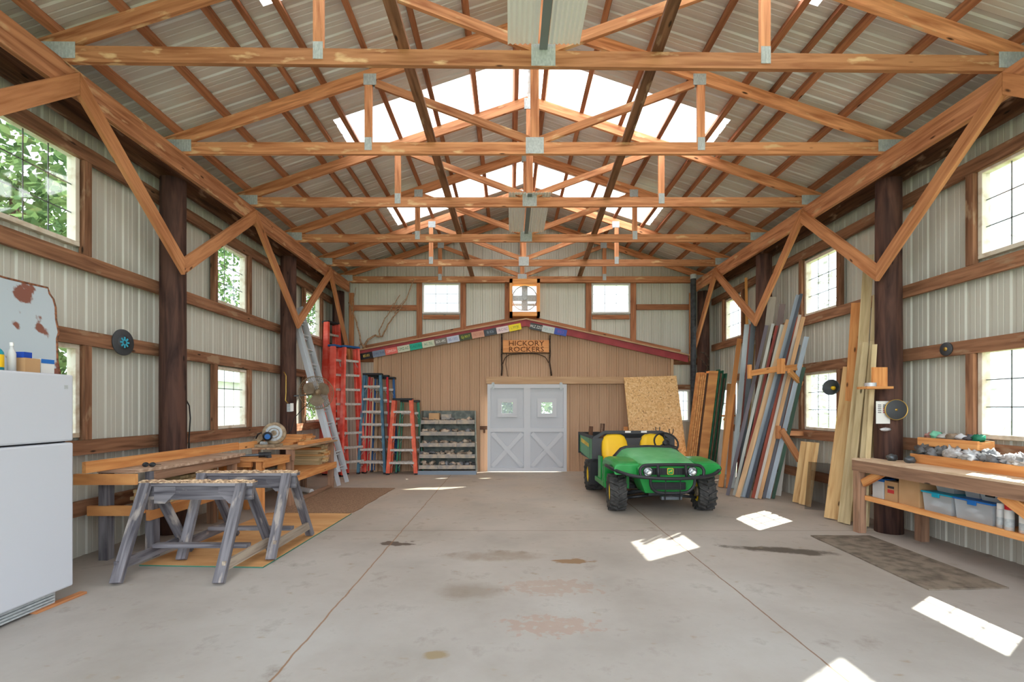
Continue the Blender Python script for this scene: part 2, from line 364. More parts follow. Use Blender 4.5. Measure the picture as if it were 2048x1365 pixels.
# floor ---------------------------------------------------------
def floor_mat():
    m, nt, b = new_mat('swept concrete'); L = nt.links.new
    tc = N(nt, 'ShaderNodeNewGeometry'); pos = tc.outputs['Position']
    sep = N(nt, 'ShaderNodeSeparateXYZ'); L(pos, sep.inputs[0])
    n1 = N(nt, 'ShaderNodeTexNoise'); n1.inputs['Scale'].default_value = .8; n1.inputs['Detail'].default_value = 8; n1.inputs['Roughness'].default_value = .6; L(pos, n1.inputs['Vector'])
    r1 = ramp(nt, [(.3, rgb((152, 146, 139))), (.5, rgb((168, 163, 158))), (.7, rgb((180, 178, 175)))]); L(n1.outputs['Fac'], r1.inputs[0])
    # sandier towards the back
    mr = N(nt, 'ShaderNodeMapRange'); L(sep.outputs[1], mr.inputs['Value']); mr.inputs['From Min'].default_value = 3; mr.inputs['From Max'].default_value = 9; mr.inputs['To Max'].default_value = .75
    n2 = N(nt, 'ShaderNodeTexNoise'); n2.inputs['Scale'].default_value = 1.6; n2.inputs['Detail'].default_value = 6; L(pos, n2.inputs['Vector'])
    mm = N(nt, 'ShaderNodeMath', operation='MULTIPLY'); L(mr.outputs[0], mm.inputs[0]); L(n2.outputs['Fac'], mm.inputs[1])
    mx = N(nt, 'ShaderNodeMix', data_type='RGBA'); L(mm.outputs[0], mx.inputs['Factor']); L(r1.outputs[0], mx.inputs[6]); mx.inputs[7].default_value = rgb((196, 164, 128)); col = mx.outputs[2]
    def darken(fac, c):
        nonlocal col
        x = N(nt, 'ShaderNodeMix', data_type='RGBA'); L(fac, x.inputs['Factor']); L(col, x.inputs[6]); x.inputs[7].default_value = rgb(c); col = x.outputs[2]
    # specks and stains
    n3 = N(nt, 'ShaderNodeTexNoise'); n3.inputs['Scale'].default_value = 3.2; n3.inputs['Detail'].default_value = 9; n3.inputs['Roughness'].default_value = .68; L(pos, n3.inputs['Vector'])
    r3 = ramp(nt, [(.56, (0, 0, 0, 1)), (.74, (.6, .6, .6, 1))]); L(n3.outputs['Fac'], r3.inputs[0]); darken(r3.outputs[0], (120, 108, 96))
    n4 = N(nt, 'ShaderNodeTexNoise'); n4.inputs['Scale'].default_value = 7; n4.inputs['Detail'].default_value = 3
    mp = N(nt, 'ShaderNodeMapping'); mp.inputs['Scale'].default_value = (1, 1.6, 1); mp.inputs['Location'].default_value = (5, 3, 0); L(pos, mp.inputs[0]); L(mp.outputs[0], n4.inputs['Vector'])
    n5 = N(nt, 'ShaderNodeTexNoise'); n5.inputs['Scale'].default_value = 14; n5.inputs['Detail'].default_value = 3; L(pos, n5.inputs['Vector'])
    def spot(x, y, rx, ry, c, lo=.5, hi=.56, rot=0, amt=1.0, nz=None):
        p = N(nt, 'ShaderNodeMapping', vector_type='TEXTURE'); p.inputs['Location'].default_value = (x, y, 0); p.inputs['Rotation'].default_value = (0, 0, rot); p.inputs['Scale'].default_value = (rx, ry, 1)
        L(pos, p.inputs[0]); ln = N(nt, 'ShaderNodeVectorMath', operation='LENGTH'); L(p.outputs[0], ln.inputs[0])
        a = N(nt, 'ShaderNodeMapRange'); L(ln.outputs['Value'], a.inputs['Value']); a.inputs['From Min'].default_value = .3; a.inputs['From Max'].default_value = 1.0; a.inputs['To Min'].default_value = .22; a.inputs['To Max'].default_value = -.25
        s_ = N(nt, 'ShaderNodeMath', operation='ADD'); L(a.outputs[0], s_.inputs[0]); L((nz or n4).outputs['Fac'], s_.inputs[1])
        q = ramp(nt, [(lo, (0, 0, 0, 1)), (hi, (amt, amt, amt, 1))]); L(s_.outputs[0], q.inputs[0]); darken(q.outputs[0], c)
    spot(-.32, 3.85, .42, .28, (132, 118, 104), .42, .70, amt=.55, nz=n3)
    spot(-.15, 4.75, .9, .3, (138, 120, 102), .50, .74, amt=.6, nz=n3)
    spot(.35, 3.95, .75, .34, (164, 130, 108), .58, .66, amt=.35, nz=n5)
    spot(.28, 3.25, .62, .28, (168, 130, 108), .58, .66, amt=.4, nz=n5)
    spot(2.85, 4.95, .78, .17, (74, 64, 54), .42, .62, rot=-.25, amt=.9, nz=n3)
    spot(.6, 4.6, .3, .12, (140, 112, 84), .48, .6)
    spot(-1.25, 5.2, .3, .14, (96, 84, 76), .5, .6)
    spot(-.45, 2.85, .12, .08, (150, 134, 108), .4, .6)
    # sawn joints
    nd = N(nt, 'ShaderNodeTexNoise'); nd.inputs['Scale'].default_value = 5; nd.inputs['Detail'].default_value = 6; L(pos, nd.inputs['Vector'])
    def joint(axis, where, wd, c, lo=None, hi=None, wob=.03):
        a = N(nt, 'ShaderNodeMath', operation='SUBTRACT'); L(sep.outputs[axis], a.inputs[0]); a.inputs[1].default_value = where
        k = N(nt, 'ShaderNodeMath', operation='MULTIPLY_ADD'); L(nd.outputs['Fac'], k.inputs[0]); k.inputs[1].default_value = wob; k.inputs[2].default_value = -wob/2
        s_ = N(nt, 'ShaderNodeMath', operation='ADD'); L(a.outputs[0], s_.inputs[0]); L(k.outputs[0], s_.inputs[1])
        ab = N(nt, 'ShaderNodeMath', operation='ABSOLUTE'); L(s_.outputs[0], ab.inputs[0])
        q = N(nt, 'ShaderNodeMapRange'); L(ab.outputs[0], q.inputs['Value']); q.inputs['From Min'].default_value = wd*.5; q.inputs['From Max'].default_value = wd; q.inputs['To Min'].default_value = .85; q.inputs['To Max'].default_value = 0
        darken(q.outputs[0], c)
    joint(0, -1.31, .009, (140, 104, 74)); joint(0, 1.85, .008, (120, 88, 62)); joint(1, 5.74, .008, (120, 100, 82), wob=.01)
    L(col, b.inputs['Base Color']); b.inputs['Roughness'].default_value = .62; b.inputs['Specular IOR Level'].default_value = .3
    bp = N(nt, 'ShaderNodeBump'); bp.inputs['Strength'].default_value = .12; bp.inputs['Distance'].default_value = .01; L(n3.outputs['Fac'], bp.inputs['Height']); L(bp.outputs[0], b.inputs['Normal'])
    return m
M['floor'] = floor_mat()
tag(WB().box(-4.6, 5.15, YF-.1, YB+.3, -.15, 0).build('floor', 'floor'), kind='structure')
g_ = mat('gravel and grass ground', (150, 158, 124), .95, c2=(112, 126, 84), scale=.7)
tag(WB().box(-60, 60, -40, 90, -.4, -.16).build('ground', g_), kind='structure')

# corrugated sheets --------------------------------------------
def ribs(a0, a1, pitch=.2286, d=.013, minor=True):
    """break points (a, depth) of a ribbed sheet"""
    P = []; k0 = math.floor(a0/pitch)-1; k = k0
    while k*pitch < a1+pitch:
        c = k*pitch; P += [(c-.032, 0), (c-.018, d), (c+.018, d), (c+.032, 0)]
        if minor:
            for q in (.38, .62): e = c+pitch*q; P += [(e-.008, 0), (e, .004), (e+.008, 0)]
        k += 1
    out = []
    for a, dd in P:
        if a0 < a < a1: out.append((a, dd))
    return [(a0, 0)]+out+[(a1, 0)]
def sheet(name, fmap, a0, a1, zlo, ztop, openings, m, pitch=.2286, d=.013, kind='structure', minor=True):
    """fmap(a, depth, z) -> world; ztop(a) -> height; openings: (a0, a1, z0, z1)"""
    P = ribs(a0, a1, pitch, d, minor); cuts = sorted({c for o in openings for c in o[:2] if a0 < c < a1})
    for c in cuts:
        for i in range(len(P)-1):
            if P[i][0] < c < P[i+1][0]:
                t = (c-P[i][0])/(P[i+1][0]-P[i][0]); P.insert(i+1, (c, P[i][1]+t*(P[i+1][1]-P[i][1]))); break
    mb = WB(); vs = []; fs = []
    for (u0, d0), (u1, d1) in zip(P, P[1:]):
        mid = (u0+u1)/2; blk = sorted((o[2], o[3]) for o in openings if o[0] <= mid <= o[1])
        za = zlo; spans = []
        for b0, b1 in blk:
            if b0 > za: spans.append((za, b0))
            za = b1
        spans.append((za, None))
        for s0, s1 in spans:
            t0 = ztop(u0) if s1 is None else s1; t1 = ztop(u1) if s1 is None else s1
            if t0 <= s0 and t1 <= s0: continue
            k = len(vs); vs += [fmap(u0, d0, s0), fmap(u1, d1, s0), fmap(u1, d1, max(t1, s0)), fmap(u0, d0, max(t0, s0))]; fs.append((k, k+1, k+2, k+3))
    mb.add(vs, fs, None, 0, False, r=.5); o = mb.build(name, m)
    return tag(o, kind=kind) if kind else o
ZB1 = CH+.62; # lower windows run from .38 below to .62 above the eye
WIN = {  # name: (side, a0, a1, z0, z1)
 'window_1': ('L', 3.90, 4.68, 3.09, 4.01), 'window_2': ('L', 6.84, 7.64, 3.03, 3.95), 'window_3': ('L', 9.80, 10.60, 3.03, 3.95),
 'window_4': ('L', 3.90, 4.68, 1.20, 2.12), 'window_5': ('L', 6.84, 7.64, 1.18, 2.10), 'window_6': ('L', 9.80, 10.60, 1.18, 2.10),
 'window_7': ('R', 4.04, 4.86, 3.02, 3.93), 'window_8': ('R', 6.92, 7.72, 2.97, 3.88), 'window_9': ('R', 9.78, 10.55, 2.97, 3.88),
 'window_10': ('R', 4.04, 4.86, 1.18, 2.10), 'window_11': ('R', 6.92, 7.72, 1.14, 2.06)}
opL = [(a, b, c, d) for (s, a, b, c, d) in WIN.values() if s == 'L']
opR = [(a, b, c, d) for (s, a, b, c, d) in WIN.values() if s == 'R']
BW = {'window_12': ('B', -2.10, -1.19, 3.74, 4.48), 'window_13': ('B', 1.95, 2.88, 3.74, 4.47), 'window_14': ('B', 3.92, 4.30, 1.15, 1.92)}
sheet('wall_left', lambda a, d, z: Vector((XL-d, a, z)), YF, YB, 0, lambda a: roof_z(XL)+.004, opL, 'steel')
sheet('wall_right', lambda a, d, z: Vector((XR+d, a, z)), YF, YB, 0, lambda a: roof_z(XR)+.004, opR+[(10.15, 11.0, 0, 2.02)], 'steel')
opB = [(a, b, c, d) for (s, a, b, c, d) in BW.values()]+[(0.02, .64, 3.72, 4.46)]
sheet('wall_back', lambda a, d, z: Vector((a, YB+d, z)), XL, XR, 0, lambda a: roof_z(a)+.006, opB+[(-2.7, 3.4, 0, 2.6)], 'steel', d=.016)
# roof: left and right slopes around three pairs of skylights
SKY = [(3.58, 4.50), (6.28, 7.20), (9.00, 9.92)]; SKX = 2.64
for nm, sg in (('ceiling', -1), ('ceiling', 1)):
    xe = XL-.15 if sg < 0 else XR+.15; W_ = abs(xe-CX)
    # the sheet runs in Y, its ribs up the slope: "height" is the distance from the ridge
    ops = [(a, b, -.1, SKX) for a, b in SKY]
    o = sheet(nm, lambda a, d, z, sg=sg: Vector((CX+sg*z, a, CH+4.70-SL*z+d)), YF-.2, YB+.15, 0.0, lambda a, W_=W_: W_, [(a, b, 0, SKX) for a, b in SKY], 'roofsteel')
    for k, (a, b) in enumerate(SKY):
        s_ = sheet('skylight_panel', lambda a, d, z, sg=sg: Vector((CX+sg*z, a, CH+4.715-SL*z+d)), a-.04, b+.04, 0.0, lambda a: SKX+.05, [], 'skylight', kind=None)
        tag(s_, 'white translucent panel of the %s roof slope, %s' % ('left' if sg < 0 else 'right', ('showing at the top picture edge', 'largest, in the middle', 'farthest, near the back gable')[k]), 'skylight', 'translucent roof panels')
rc = WB().prism([(CX-.05, YF-.2, CH+4.73), (CX, YF-.2, CH+4.79), (CX+.05, YF-.2, CH+4.73), (CX+.05, YF-.2, CH+4.725), (CX, YF-.2, CH+4.785), (CX-.05, YF-.2, CH+4.725)], (0, YB+.35-YF, 0)).build('trim_1', 'roofsteel')
tag(rc, kind='structure'); 

# windows -------------------------------------------------------
def window(nm, side, a0, a1, z0, z1, sash='sash'):
    def P(a, d, z):   # d: inward from the sheet
        return Vector((XL+d, a, z)) if side == 'L' else Vector((XR-d, a, z)) if side == 'R' else Vector((a, YB-d, z))
    def bar(mb, a_0, a_1, z_0, z_1, d0, d1):
        p = P(a_0, d0, z_0); q = P(a_1, d1, z_1); mb.box(min(p.x, q.x), max(p.x, q.x), min(p.y, q.y), max(p.y, q.y), min(p.z, q.z), max(p.z, q.z))
    root = empty(nm, P((a0+a1)/2, 0, z0)); tag(root, kind='structure')
    fr = WB(); w_ = .045
    for q in ((a0, a1, z0, z0+w_), (a0, a1, z1-w_, z1), (a0, a0+w_, z0+w_, z1-w_), (a1-w_, a1, z0+w_, z1-w_)): bar(fr, *q, -.03, .06)
    fr.build('window_frame', sash, root, bevel=.004)
    mu = WB()
    for k in (1, 2):
        u = a0+w_+(a1-a0-2*w_)*k/3; bar(mu, u-.0055, u+.0055, z0+w_, z1-w_, .012, .0165)
        z = z0+w_+(z1-z0-2*w_)*k/3; bar(mu, a0+w_, a1-w_, z-.0055, z+.0055, .012, .0165)
    mu.build('muntins', 'muntin', root)
    gl = WB(); bar(gl, a0+w_, a1-w_, z0+w_, z1-w_, .0175, .0185); gl.build('window_pane', 'glass', root)
for k_, v_ in list(WIN.items())+list(BW.items()): window(k_, *v_, sash='white' if v_[0] == 'B' else 'sash')

# poles ---------------------------------------------------------
def pole(x, y, r, label, ztop=4.22):
    pr = [(0.001, 0)]+[(r*(1.06-.10*z/4.4), z) for z in [0, .4, .9, 1.4, 1.9, 2.4, 2.9, 3.4, 3.9, ztop]]+[(0.001, ztop)]
    mb = WB(); n = 18; vs = []; gs = []; fs = []
    for i, (rr, z) in enumerate(pr):
        for k in range(n):
            t = 2*math.pi*k/n; q = rr*(1+.05*noise.noise(Vector((math.cos(t)*1.5+x, math.sin(t)*1.5+y, z*.8))))
            vs.append(Vector((x+q*math.cos(t), y+q*math.sin(t), z))); gs.append(Vector((z, q*math.cos(t)+x, q*math.sin(t)+y)))
    for i in range(len(pr)-1): fs += [(i*n+k, i*n+(k+1) % n, (i+1)*n+(k+1) % n, (i+1)*n+k) for k in range(n)]
    mb.add(vs, fs, gs, 0, True); o = mb.build('timber_post', 'pole'); return tag(o, label, 'post', 'round dark timber posts')
PXL, PXR = -4.035, 4.55; PY = [2.66, 5.58, 8.47, 11.12]
ln = ['nearest round dark post of the left wall, out beyond the fridge', 'round dark brown post of the left wall behind the workbench, thickest in view', 'round dark post of the left wall behind the wire fan', 'round dark post in the left back corner behind the red ladders']
rn = ['nearest round dark post of the right wall, above the near bench end', 'round dark brown post of the right wall at the bench with paper and brass disc', 'round dark post of the right wall behind the leaning coloured boards', 'round dark post in the right back corner behind the black pipe']
for k, y in enumerate(PY):
    pole(PXL, (2.66, 5.66, 8.60, 11.12)[k], .136, ln[k]); pole(PXR, y if k != 1 else 5.68, .135, rn[k])
# headers -------------------------------------------------------
def plank(name, label, cat, p0, p1, w, h, m, group=None, up=(0, 0, 1)):
    o = WB().beam(p0, p1, w, h, up).build(name, m); return tag(o, label, cat, group)
H0 = YF+.1
plank('header_beam', 'long brown header beam on the inner face of the left posts', 'beam', (-3.83, H0, HDR-.118), (-3.83, 11.2, HDR-.118), .055, .236, 'header', 'eave header beams')
plank('header_beam', 'dark aged header beam on the wall side of the left posts', 'beam', (-4.17, H0, HDR-.118), (-4.17, 11.2, HDR-.118), .055, .236, 'darkbeam', 'eave header beams')
plank('header_beam', 'long brown header beam on the inner face of the right posts', 'beam', (4.375, H0, HDR-.118), (4.375, 11.2, HDR-.118), .055, .236, 'header', 'eave header beams')
plank('header_beam', 'dark aged header beam on the wall side of the right posts', 'beam', (4.725, H0, HDR-.118), (4.725, 11.2, HDR-.118), .055, .236, 'darkbeam', 'eave header beams')
# girts ---------------------------------------------------------
rows = [('top', 4.03), ('second', 2.94), ('third', 2.19), ('fourth', 1.10), ('lowest', .50)]
for k, (nm, z) in enumerate(rows):
    plank('wall_girt', '%s horizontal brown board of the left wall, %s' % (nm, ('above the upper windows', 'below the upper windows', 'above the lower windows', 'below the lower windows', 'nearest the floor')[k]), 'board', (-4.245, H0, z), (-4.245, 11.25, z), .05, .145, 'girt', 'left wall girts')
rows = [('top', 3.99, 11.2), ('second', 2.90, 11.2), ('third', 2.13, 10.1), ('fourth', 1.06, 10.1), ('lowest', .42, 10.1)]
for k, (nm, z, ye) in enumerate(rows):
    plank('wall_girt', '%s horizontal brown board of the right wall, %s' % (nm, ('above the upper windows', 'below the upper windows', 'above the lower windows', 'below the lower windows', 'nearest the floor')[k]), 'board', (4.80, H0, z), (4.80, ye, z), .05, .145, 'girt', 'right wall girts')
# window side studs
def wname(k): return {'window_1': 'large upper left window', 'window_2': 'middle upper left window', 'window_3': 'farthest upper left window', 'window_4': 'lower left window beside the fridge', 'window_5': 'lower left window behind the bench saw', 'window_6': 'lower left window behind the ladders',
 'window_7': 'nearest upper right window', 'window_8': 'middle upper right window', 'window_9': 'farthest upper right window', 'window_10': 'lower right window over the bench', 'window_11': 'lower right window behind the reflector lamp'}[k]
for k, (s_, a, b, z0, z1) in WIN.items():
    X = -4.25 if s_ == 'L' else 4.80
    up_ = z0 > 2.5; zz = (3.015, 3.955) if up_ else (1.175, 2.115)
    if s_ == 'R': zz = (2.975, 3.915) if up_ else (1.135, 2.055)
    for yy, e in ((a-.05, 'near'), (b+.05, 'far')):
        plank('wall_stud', 'short upright board at the %s side of the %s' % (e, wname(k)), 'stud', (X, yy, zz[0]), (X, yy, zz[1]), .06, .08, 'girt', 'window studs', (0, 1, 0))
# back wall timbers
def bplank(label, p0, p1, h, m='purlin', w=.045, group='back wall timbers', name='wall_girt', cat='board'):
    plank(name, label, cat, p0, p1, w, h, m, group, (0, 0, 1) if abs(p1[2]-p0[2]) < abs(p1[0]-p0[0]) else (1, 0, 0))
YG = YB-.035
bplank('long top board across the back gable above its windows', (-3.8, YG, 4.54), (4.4, YG, 4.54), .13)
bplank('middle board of the back gable left of the left window', (-3.75, YG, 3.88), (-2.24, YG, 3.88), .13)
bplank('middle board of the back gable between right window and black pipe', (3.03, YG, 3.90), (4.4, YG, 3.90), .13)
bplank('short sill board under the left gable window', (-2.08, YG, 3.66), (-1.21, YG, 3.66), .10)
bplank('short sill board under the right gable window', (1.97, YG, 3.66), (2.86, YG, 3.66), .10)
bplank('low brown board of the back wall left of the tan siding', (-4.1, YG, 2.66), (-3.15, YG, 2.66), .16, 'girt')
bplank('low brown board of the back wall right of the tan siding', (3.82, YG, 2.60), (4.5, YG, 2.60), .16, 'girt')
bplank('low brown board above the small back window by the pipe', (3.82, YG, 1.98), (4.6, YG, 1.98), .12, 'girt')
for x, t in ((-2.17, 'left of the left gable window'), (-1.12, 'right of the left gable window'), (1.88, 'left of the right gable window'), (2.95, 'right of the right gable window'), (-.06, 'left of the boxed fan')):
    zb = 3.53-.2*abs(x-.37)+.06
    o = WB().box(x-.065, x+.065, YG-.03, YG+.02, zb, 4.475).build('wall_stud', 'purlin'); tag(o, 'upright stud of the back gable %s' % t, 'stud', 'back gable studs')
for x, t in ((-3.78, 'left'), (4.33, 'right')):
    o = WB().box(x-.055, x+.055, 11.25, 11.29, 2.6, HDR-.24).build('corner_board', 'brace'); tag(o, 'upright brown board nailed to the %s back corner post' % t, 'board', 'corner boards')
# purlins -------------------------------------------------------
ords = ['topmost', 'second', 'third', 'fourth', 'fifth', 'sixth', 'seventh', 'eighth']
for sg, sd_ in ((-1, 'left'), (1, 'right')):
    upv = Vector((sg*SL, 0, 1)).normalized()
    for k in range(8):
        dx = .21+.57*k; zc = CH+4.46+.148-SL*dx+.048
        plank('roof_purlin', '%s purlin of the %s roof slope, counted down from the ridge' % (ords[k], sd_), 'purlin', (CX+sg*dx, YF, zc), (CX+sg*dx, 11.3, zc), .062, .09, 'purlin', 'roof purlins', upv)
    for k, (a, b) in enumerate(((3.4, 5.7), (5.5, 8.6), (8.4, 11.3))):
        dx = 2.80; zc = CH+4.46+.148-SL*dx+.046
        plank('roof_purlin', 'extra short purlin under the skylight edge of the %s slope, %s bay' % (sd_, ('nearest', 'middle', 'farthest')[k]), 'purlin', (CX+sg*dx, a, zc), (CX+sg*dx, b, zc), .045, .085, 'purlin', 'short skylight purlins', upv)
# trusses -------------------------------------------------------
def plate(parent, x, z, w, h):
    mb = MB()
    for s_ in (-1, 1):
        y = s_*.0225; mb.box(x-w/2, x+w/2, y-.0015, y+.0015, z-h/2, z+h/2); n = max(3, int(w/.028))
        for k in range(n):
            xx = x-w/2+w*(k+.5)/n; mb.box(xx-.005, xx+.005, y-.004, y+.004, z-h/2+.005, z+h/2-.005)
    mb.build('connector_plate', 'galv', parent)
def make_truss():
    t = empty('roof_truss', (CX, 0, 0)); zb = HDR+.07; T = .04
    MB().beam((-4.42, 0, zb), (4.42, 0, zb), T, .138).build('bottom_chord', 'truss', t)
    for s_ in (-1, 1):
        c = Vector((s_*4.5, 0, CH+4.46+.074-SL*4.5)); MB().beam(c, (s_*.01, 0, CH+4.46+.074), T, .138).build('top_chord', 'truss', t)
        zt = CH+4.46-SL*1.95
        MB().beam((s_*1.95, 0, zb+.069), (s_*1.95, 0, zt+.01), .038, .088, (1, 0, 0)).build('vertical_web', 'truss', t)
        MB().beam((s_*.07, 0, zb+.10), (s_*1.86, 0, zt-.01), .038, .088).build('diagonal_web', 'truss', t)
        plate(t, s_*1.93, zt+.03, .15, .13); plate(t, s_*1.95, zb+.05, .085, .15); plate(t, s_*4.17, zb+.03, .30, .14)
    MB().beam((0, 0, zb+.069), (0, 0, CH+4.47), .038, .10, (1, 0, 0)).build('king_post', 'truss', t)
    plate(t, 0, zb+.03, .21, .19); plate(t, 0, CH+4.49, .16, .16)
    return t
TY = [2.66, 4.13, 5.55, 7.00, 8.49, 9.94, 11.22]
tl = ['roof truss just outside the top of the picture', 'nearest roof truss, its long bottom chord spanning the picture near the top edge', 'second roof truss from the front, in front of the large skylight', 'third roof truss from the front, its top chord crossing the large skylight', 'fourth roof truss, at the far end of the small white corrugated sheets', 'fifth roof truss, the last one clear of the back wall', 'farthest roof truss, standing against the back gable wall']
t0 = make_truss()
for k, y in enumerate(TY):
    t = t0 if k == 0 else copy_tree(t0); t.location = (CX, y, 0); tag(t, tl[k], 'truss', 'roof trusses')
    if k == 1: t.rotation_euler.z = .014
# runners lying on the bottom chords
zr = HDR+.14+.02
plank('truss_runner', 'long dark runner board lying over the truss chords left of the ridge', 'board', (-.93, 1.5, zr), (-.90, 11.3, zr), .10, .038, 'girt', 'truss runners')
plank('truss_runner', 'long dark runner board lying over the truss chords right of the ridge', 'board', (1.15, 1.5, zr), (1.66, 11.3, zr), .10, .038, 'girt', 'truss runners')
# knee braces ---------------------------------------------------
def brace(X, y0, z0, y1, z1, label):
    # both ends cut plumb, so that the two braces of a V butt on one another
    Lb = math.hypot(y1-y0, z1-z0); hv = .145*Lb/abs(y1-y0)/2; off = Vector((R.random()*9, R.random()*9, R.random()*9)); mb = WB(); vs = []; gs = []
    for dx in (-.021, .021):
        for y, z, a in ((y0, z0, 0), (y1, z1, Lb)):
            for e in (-1, 1): vs.append(Vector((X+dx, y, z+e*hv))); gs.append(Vector((a, dx, e*.07))+off)
    mb.add(vs, [(0, 2, 3, 1), (4, 5, 7, 6), (0, 1, 5, 4), (2, 6, 7, 3), (1, 3, 7, 5), (0, 4, 6, 2)], gs); tag(mb.build('knee_brace', 'brace'), label, 'brace', 'diagonal knee braces')
MY = [4.13, 7.00, 9.94]
for X, sd_, PZ in ((-3.778, 'left', [2.92, 3.05, 2.92, 2.60]), (4.322, 'right', [3.0, 3.0, 2.95, 2.75])):
    for k, y in enumerate((2.66, 5.46, 8.42, 11.12) if X < 0 else (2.66, 5.56, 8.32, 11.12)):
        nm = ('first', 'second', 'third', 'corner')[k]
        if k > 0: brace(X, y-.002, PZ[k]+.08, MY[k-1]+.002, 4.33, 'diagonal brace rising towards the camera from the %s %s post' % (nm, sd_))
        if k < 3: brace(X, y+.002, PZ[k]+.08, MY[k]-.002, 4.33, 'diagonal brace rising away from the camera from the %s %s post' % (nm, sd_))
# corrugated sheets laid on the chords at the ridge
def baffle(y0, y1, label):
    r_ = empty('corrugated_baffle', (CX, (y0+y1)/2, HDR+.14))
    for x0, x1 in ((-.02, .24), (.33, .60)):
        P = []; n = int((x1-x0)/.038)*2
        for i in range(n+1): P.append((x0+(x1-x0)*i/n, HDR+.165+(.014 if i % 2 else 0)))
        mb = WB(); vs = []; fs = []
        for x, z in P:
            for q in (0, .002): vs += [Vector((x, y0, z+q)), Vector((x, y1, z+q))]
        for i in range(n): a = i*4; fs += [(a, a+1, a+5, a+4), (a+2, a+6, a+7, a+3), (a, a+4, a+6, a+2), (a+1, a+3, a+7, a+5)]
        mb.add(vs, fs); mb.build('corrugated_sheet', 'white_corr', r_)
    WB().box(.255, .325, y0-.02, y1+.06, HDR+.141, HDR+.16).build('centre_strip', 'greystrip', r_)
    tag(r_, label, 'sheet metal', 'corrugated sheets on the chords')
baffle(2.55, 4.08, 'white corrugated sheets with a grey strip lying on the nearest truss at the ridge')
baffle(6.9, 8.46, 'small white corrugated sheets with a grey strip lying on the fourth truss')
# red gabled roof edge and tan siding ---------------------------
YT = 11.05; AX, AZ = .37, 3.53
def tan_top(x): return AZ-.05-(.2 if x < AX else .215)*abs(x-AX)
sheet('trim_2', lambda a, d, z: Vector((a, YT-d, z)), -3.1, 3.76, 0, tan_top, [(-.42, 1.21, 0, 1.93)], 'tansteel', pitch=.2286, d=.018)
for sg, xe, ze in ((-1, -3.50, 2.80), (1, 4.12, 2.69)):
    o = WB().prism([(AX, 10.93, AZ), (xe, 10.93, ze), (xe, 10.93, ze-.15), (AX, 10.93, AZ-.15)], (0, .03, 0)).build('trim_%d' % (4+sg), 'red'); tag(o, kind='structure')
    o = WB().prism([(AX, 10.90, AZ+.03), (xe+sg*.03, 10.90, ze+.03), (xe+sg*.03, 10.90, ze-.0), (AX, 10.90, AZ)], (0, .44, 0)).build('trim_%d' % (8+sg), 'tanwood'); tag(o, kind='structure')
    bplank('sloping brown board of the back gable above the red roof edge, %s half' % ('left' if sg < 0 else 'right'), (AX, YG, AZ+.10), (xe-sg*.05, YG, ze+.11), .15, 'purlin')
tag(WB().box(-.55, 2.72, 10.90, 11.04, 2.045, 2.205).build('trim_6', 'tanwood'), kind='structure')   # cover of the door track
tag(WB().box(-3.17, -3.08, 10.98, 11.06, 0, 2.76).build('trim_8', 'tanwood'), kind='structure')
tag(WB().box(3.74, 3.80, 10.98, 11.06, 0, 2.70).build('trim_10', 'tanwood'), kind='structure')
# sliding double door -------------------------------------------
dr = empty('door_1', (.39, 10.9, 0)); tag(dr, kind='structure'); D0, D1, DZ0, DZ1 = -.52, 1.305, .02, 2.03; dm = (D0+D1)/2; yd = 10.90
pn = WB()
for a, b in ((D0, dm), (dm, D1)):
    c = (a+b)/2; w0, w1, v0, v1 = c-.125-.0, c+.125, 1.36, 1.61
    pn.box(a, w0, yd, yd+.03, DZ0, DZ1); pn.box(w1, b, yd, yd+.03, DZ0, DZ1); pn.box(w0, w1, yd, yd+.03, DZ0, v0); pn.box(w0, w1, yd, yd+.03, v1, DZ1)
pn.build('door_panel', 'doorpanel_shaded', dr)
fm = WB()
for a, b in ((D0, dm), (dm, D1)):
    c = (a+b)/2
    for q in ((a, a+.075, DZ0, DZ1), (b-.075, b, DZ0, DZ1), (a+.075, b-.075, DZ1-.09, DZ1), (a+.075, b-.075, DZ0, DZ0+.085), (a+.075, b-.075, .93, 1.02)): fm.box(q[0], q[1], yd-.034, yd, q[2], q[3])
    for q in ((c-.22, c-.13, 1.27, 1.70), (c+.13, c+.22, 1.27, 1.70), (c-.13, c+.13, 1.27, 1.36), (c-.13, c+.13, 1.61, 1.70)): fm.box(q[0], q[1], yd-.036, yd, q[2], q[3])
    z0, z1 = DZ0+.10, .92
    fm.beam((a+.11, yd-.012, z0+.02), (b-.11, yd-.012, z1-.02), .03, .10); fm.beam((a+.11, yd-.014, z1-.02), (b-.11, yd-.014, z0+.02), .034, .10)
    
fm.build('door_frame', 'doorpaint', dr)
gl = WB()
for a, b in ((D0, dm), (dm, D1)):
    c = (a+b)/2; gl.box(c-.125, c+.125, yd+.012, yd+.016, 1.36, 1.61)
gl.build('door_pane', 'glass', dr)
for x in (D0+.13, D1-.13):
    WB().box(x-.03, x+.03, yd-.05, yd-.036, 1.90, 2.05).cyl((x, yd-.03, 2.04), (x, yd+.02, 2.04), .035).build('door_roller', 'galv', dr)
WB().box(D0-.18, D0-.01, 10.99, 11.02, .98, 1.06).box(D0-.10, D0-.06, 10.97, 11.0, .90, 1.0).build('door_latch', 'darkbeam', dr)
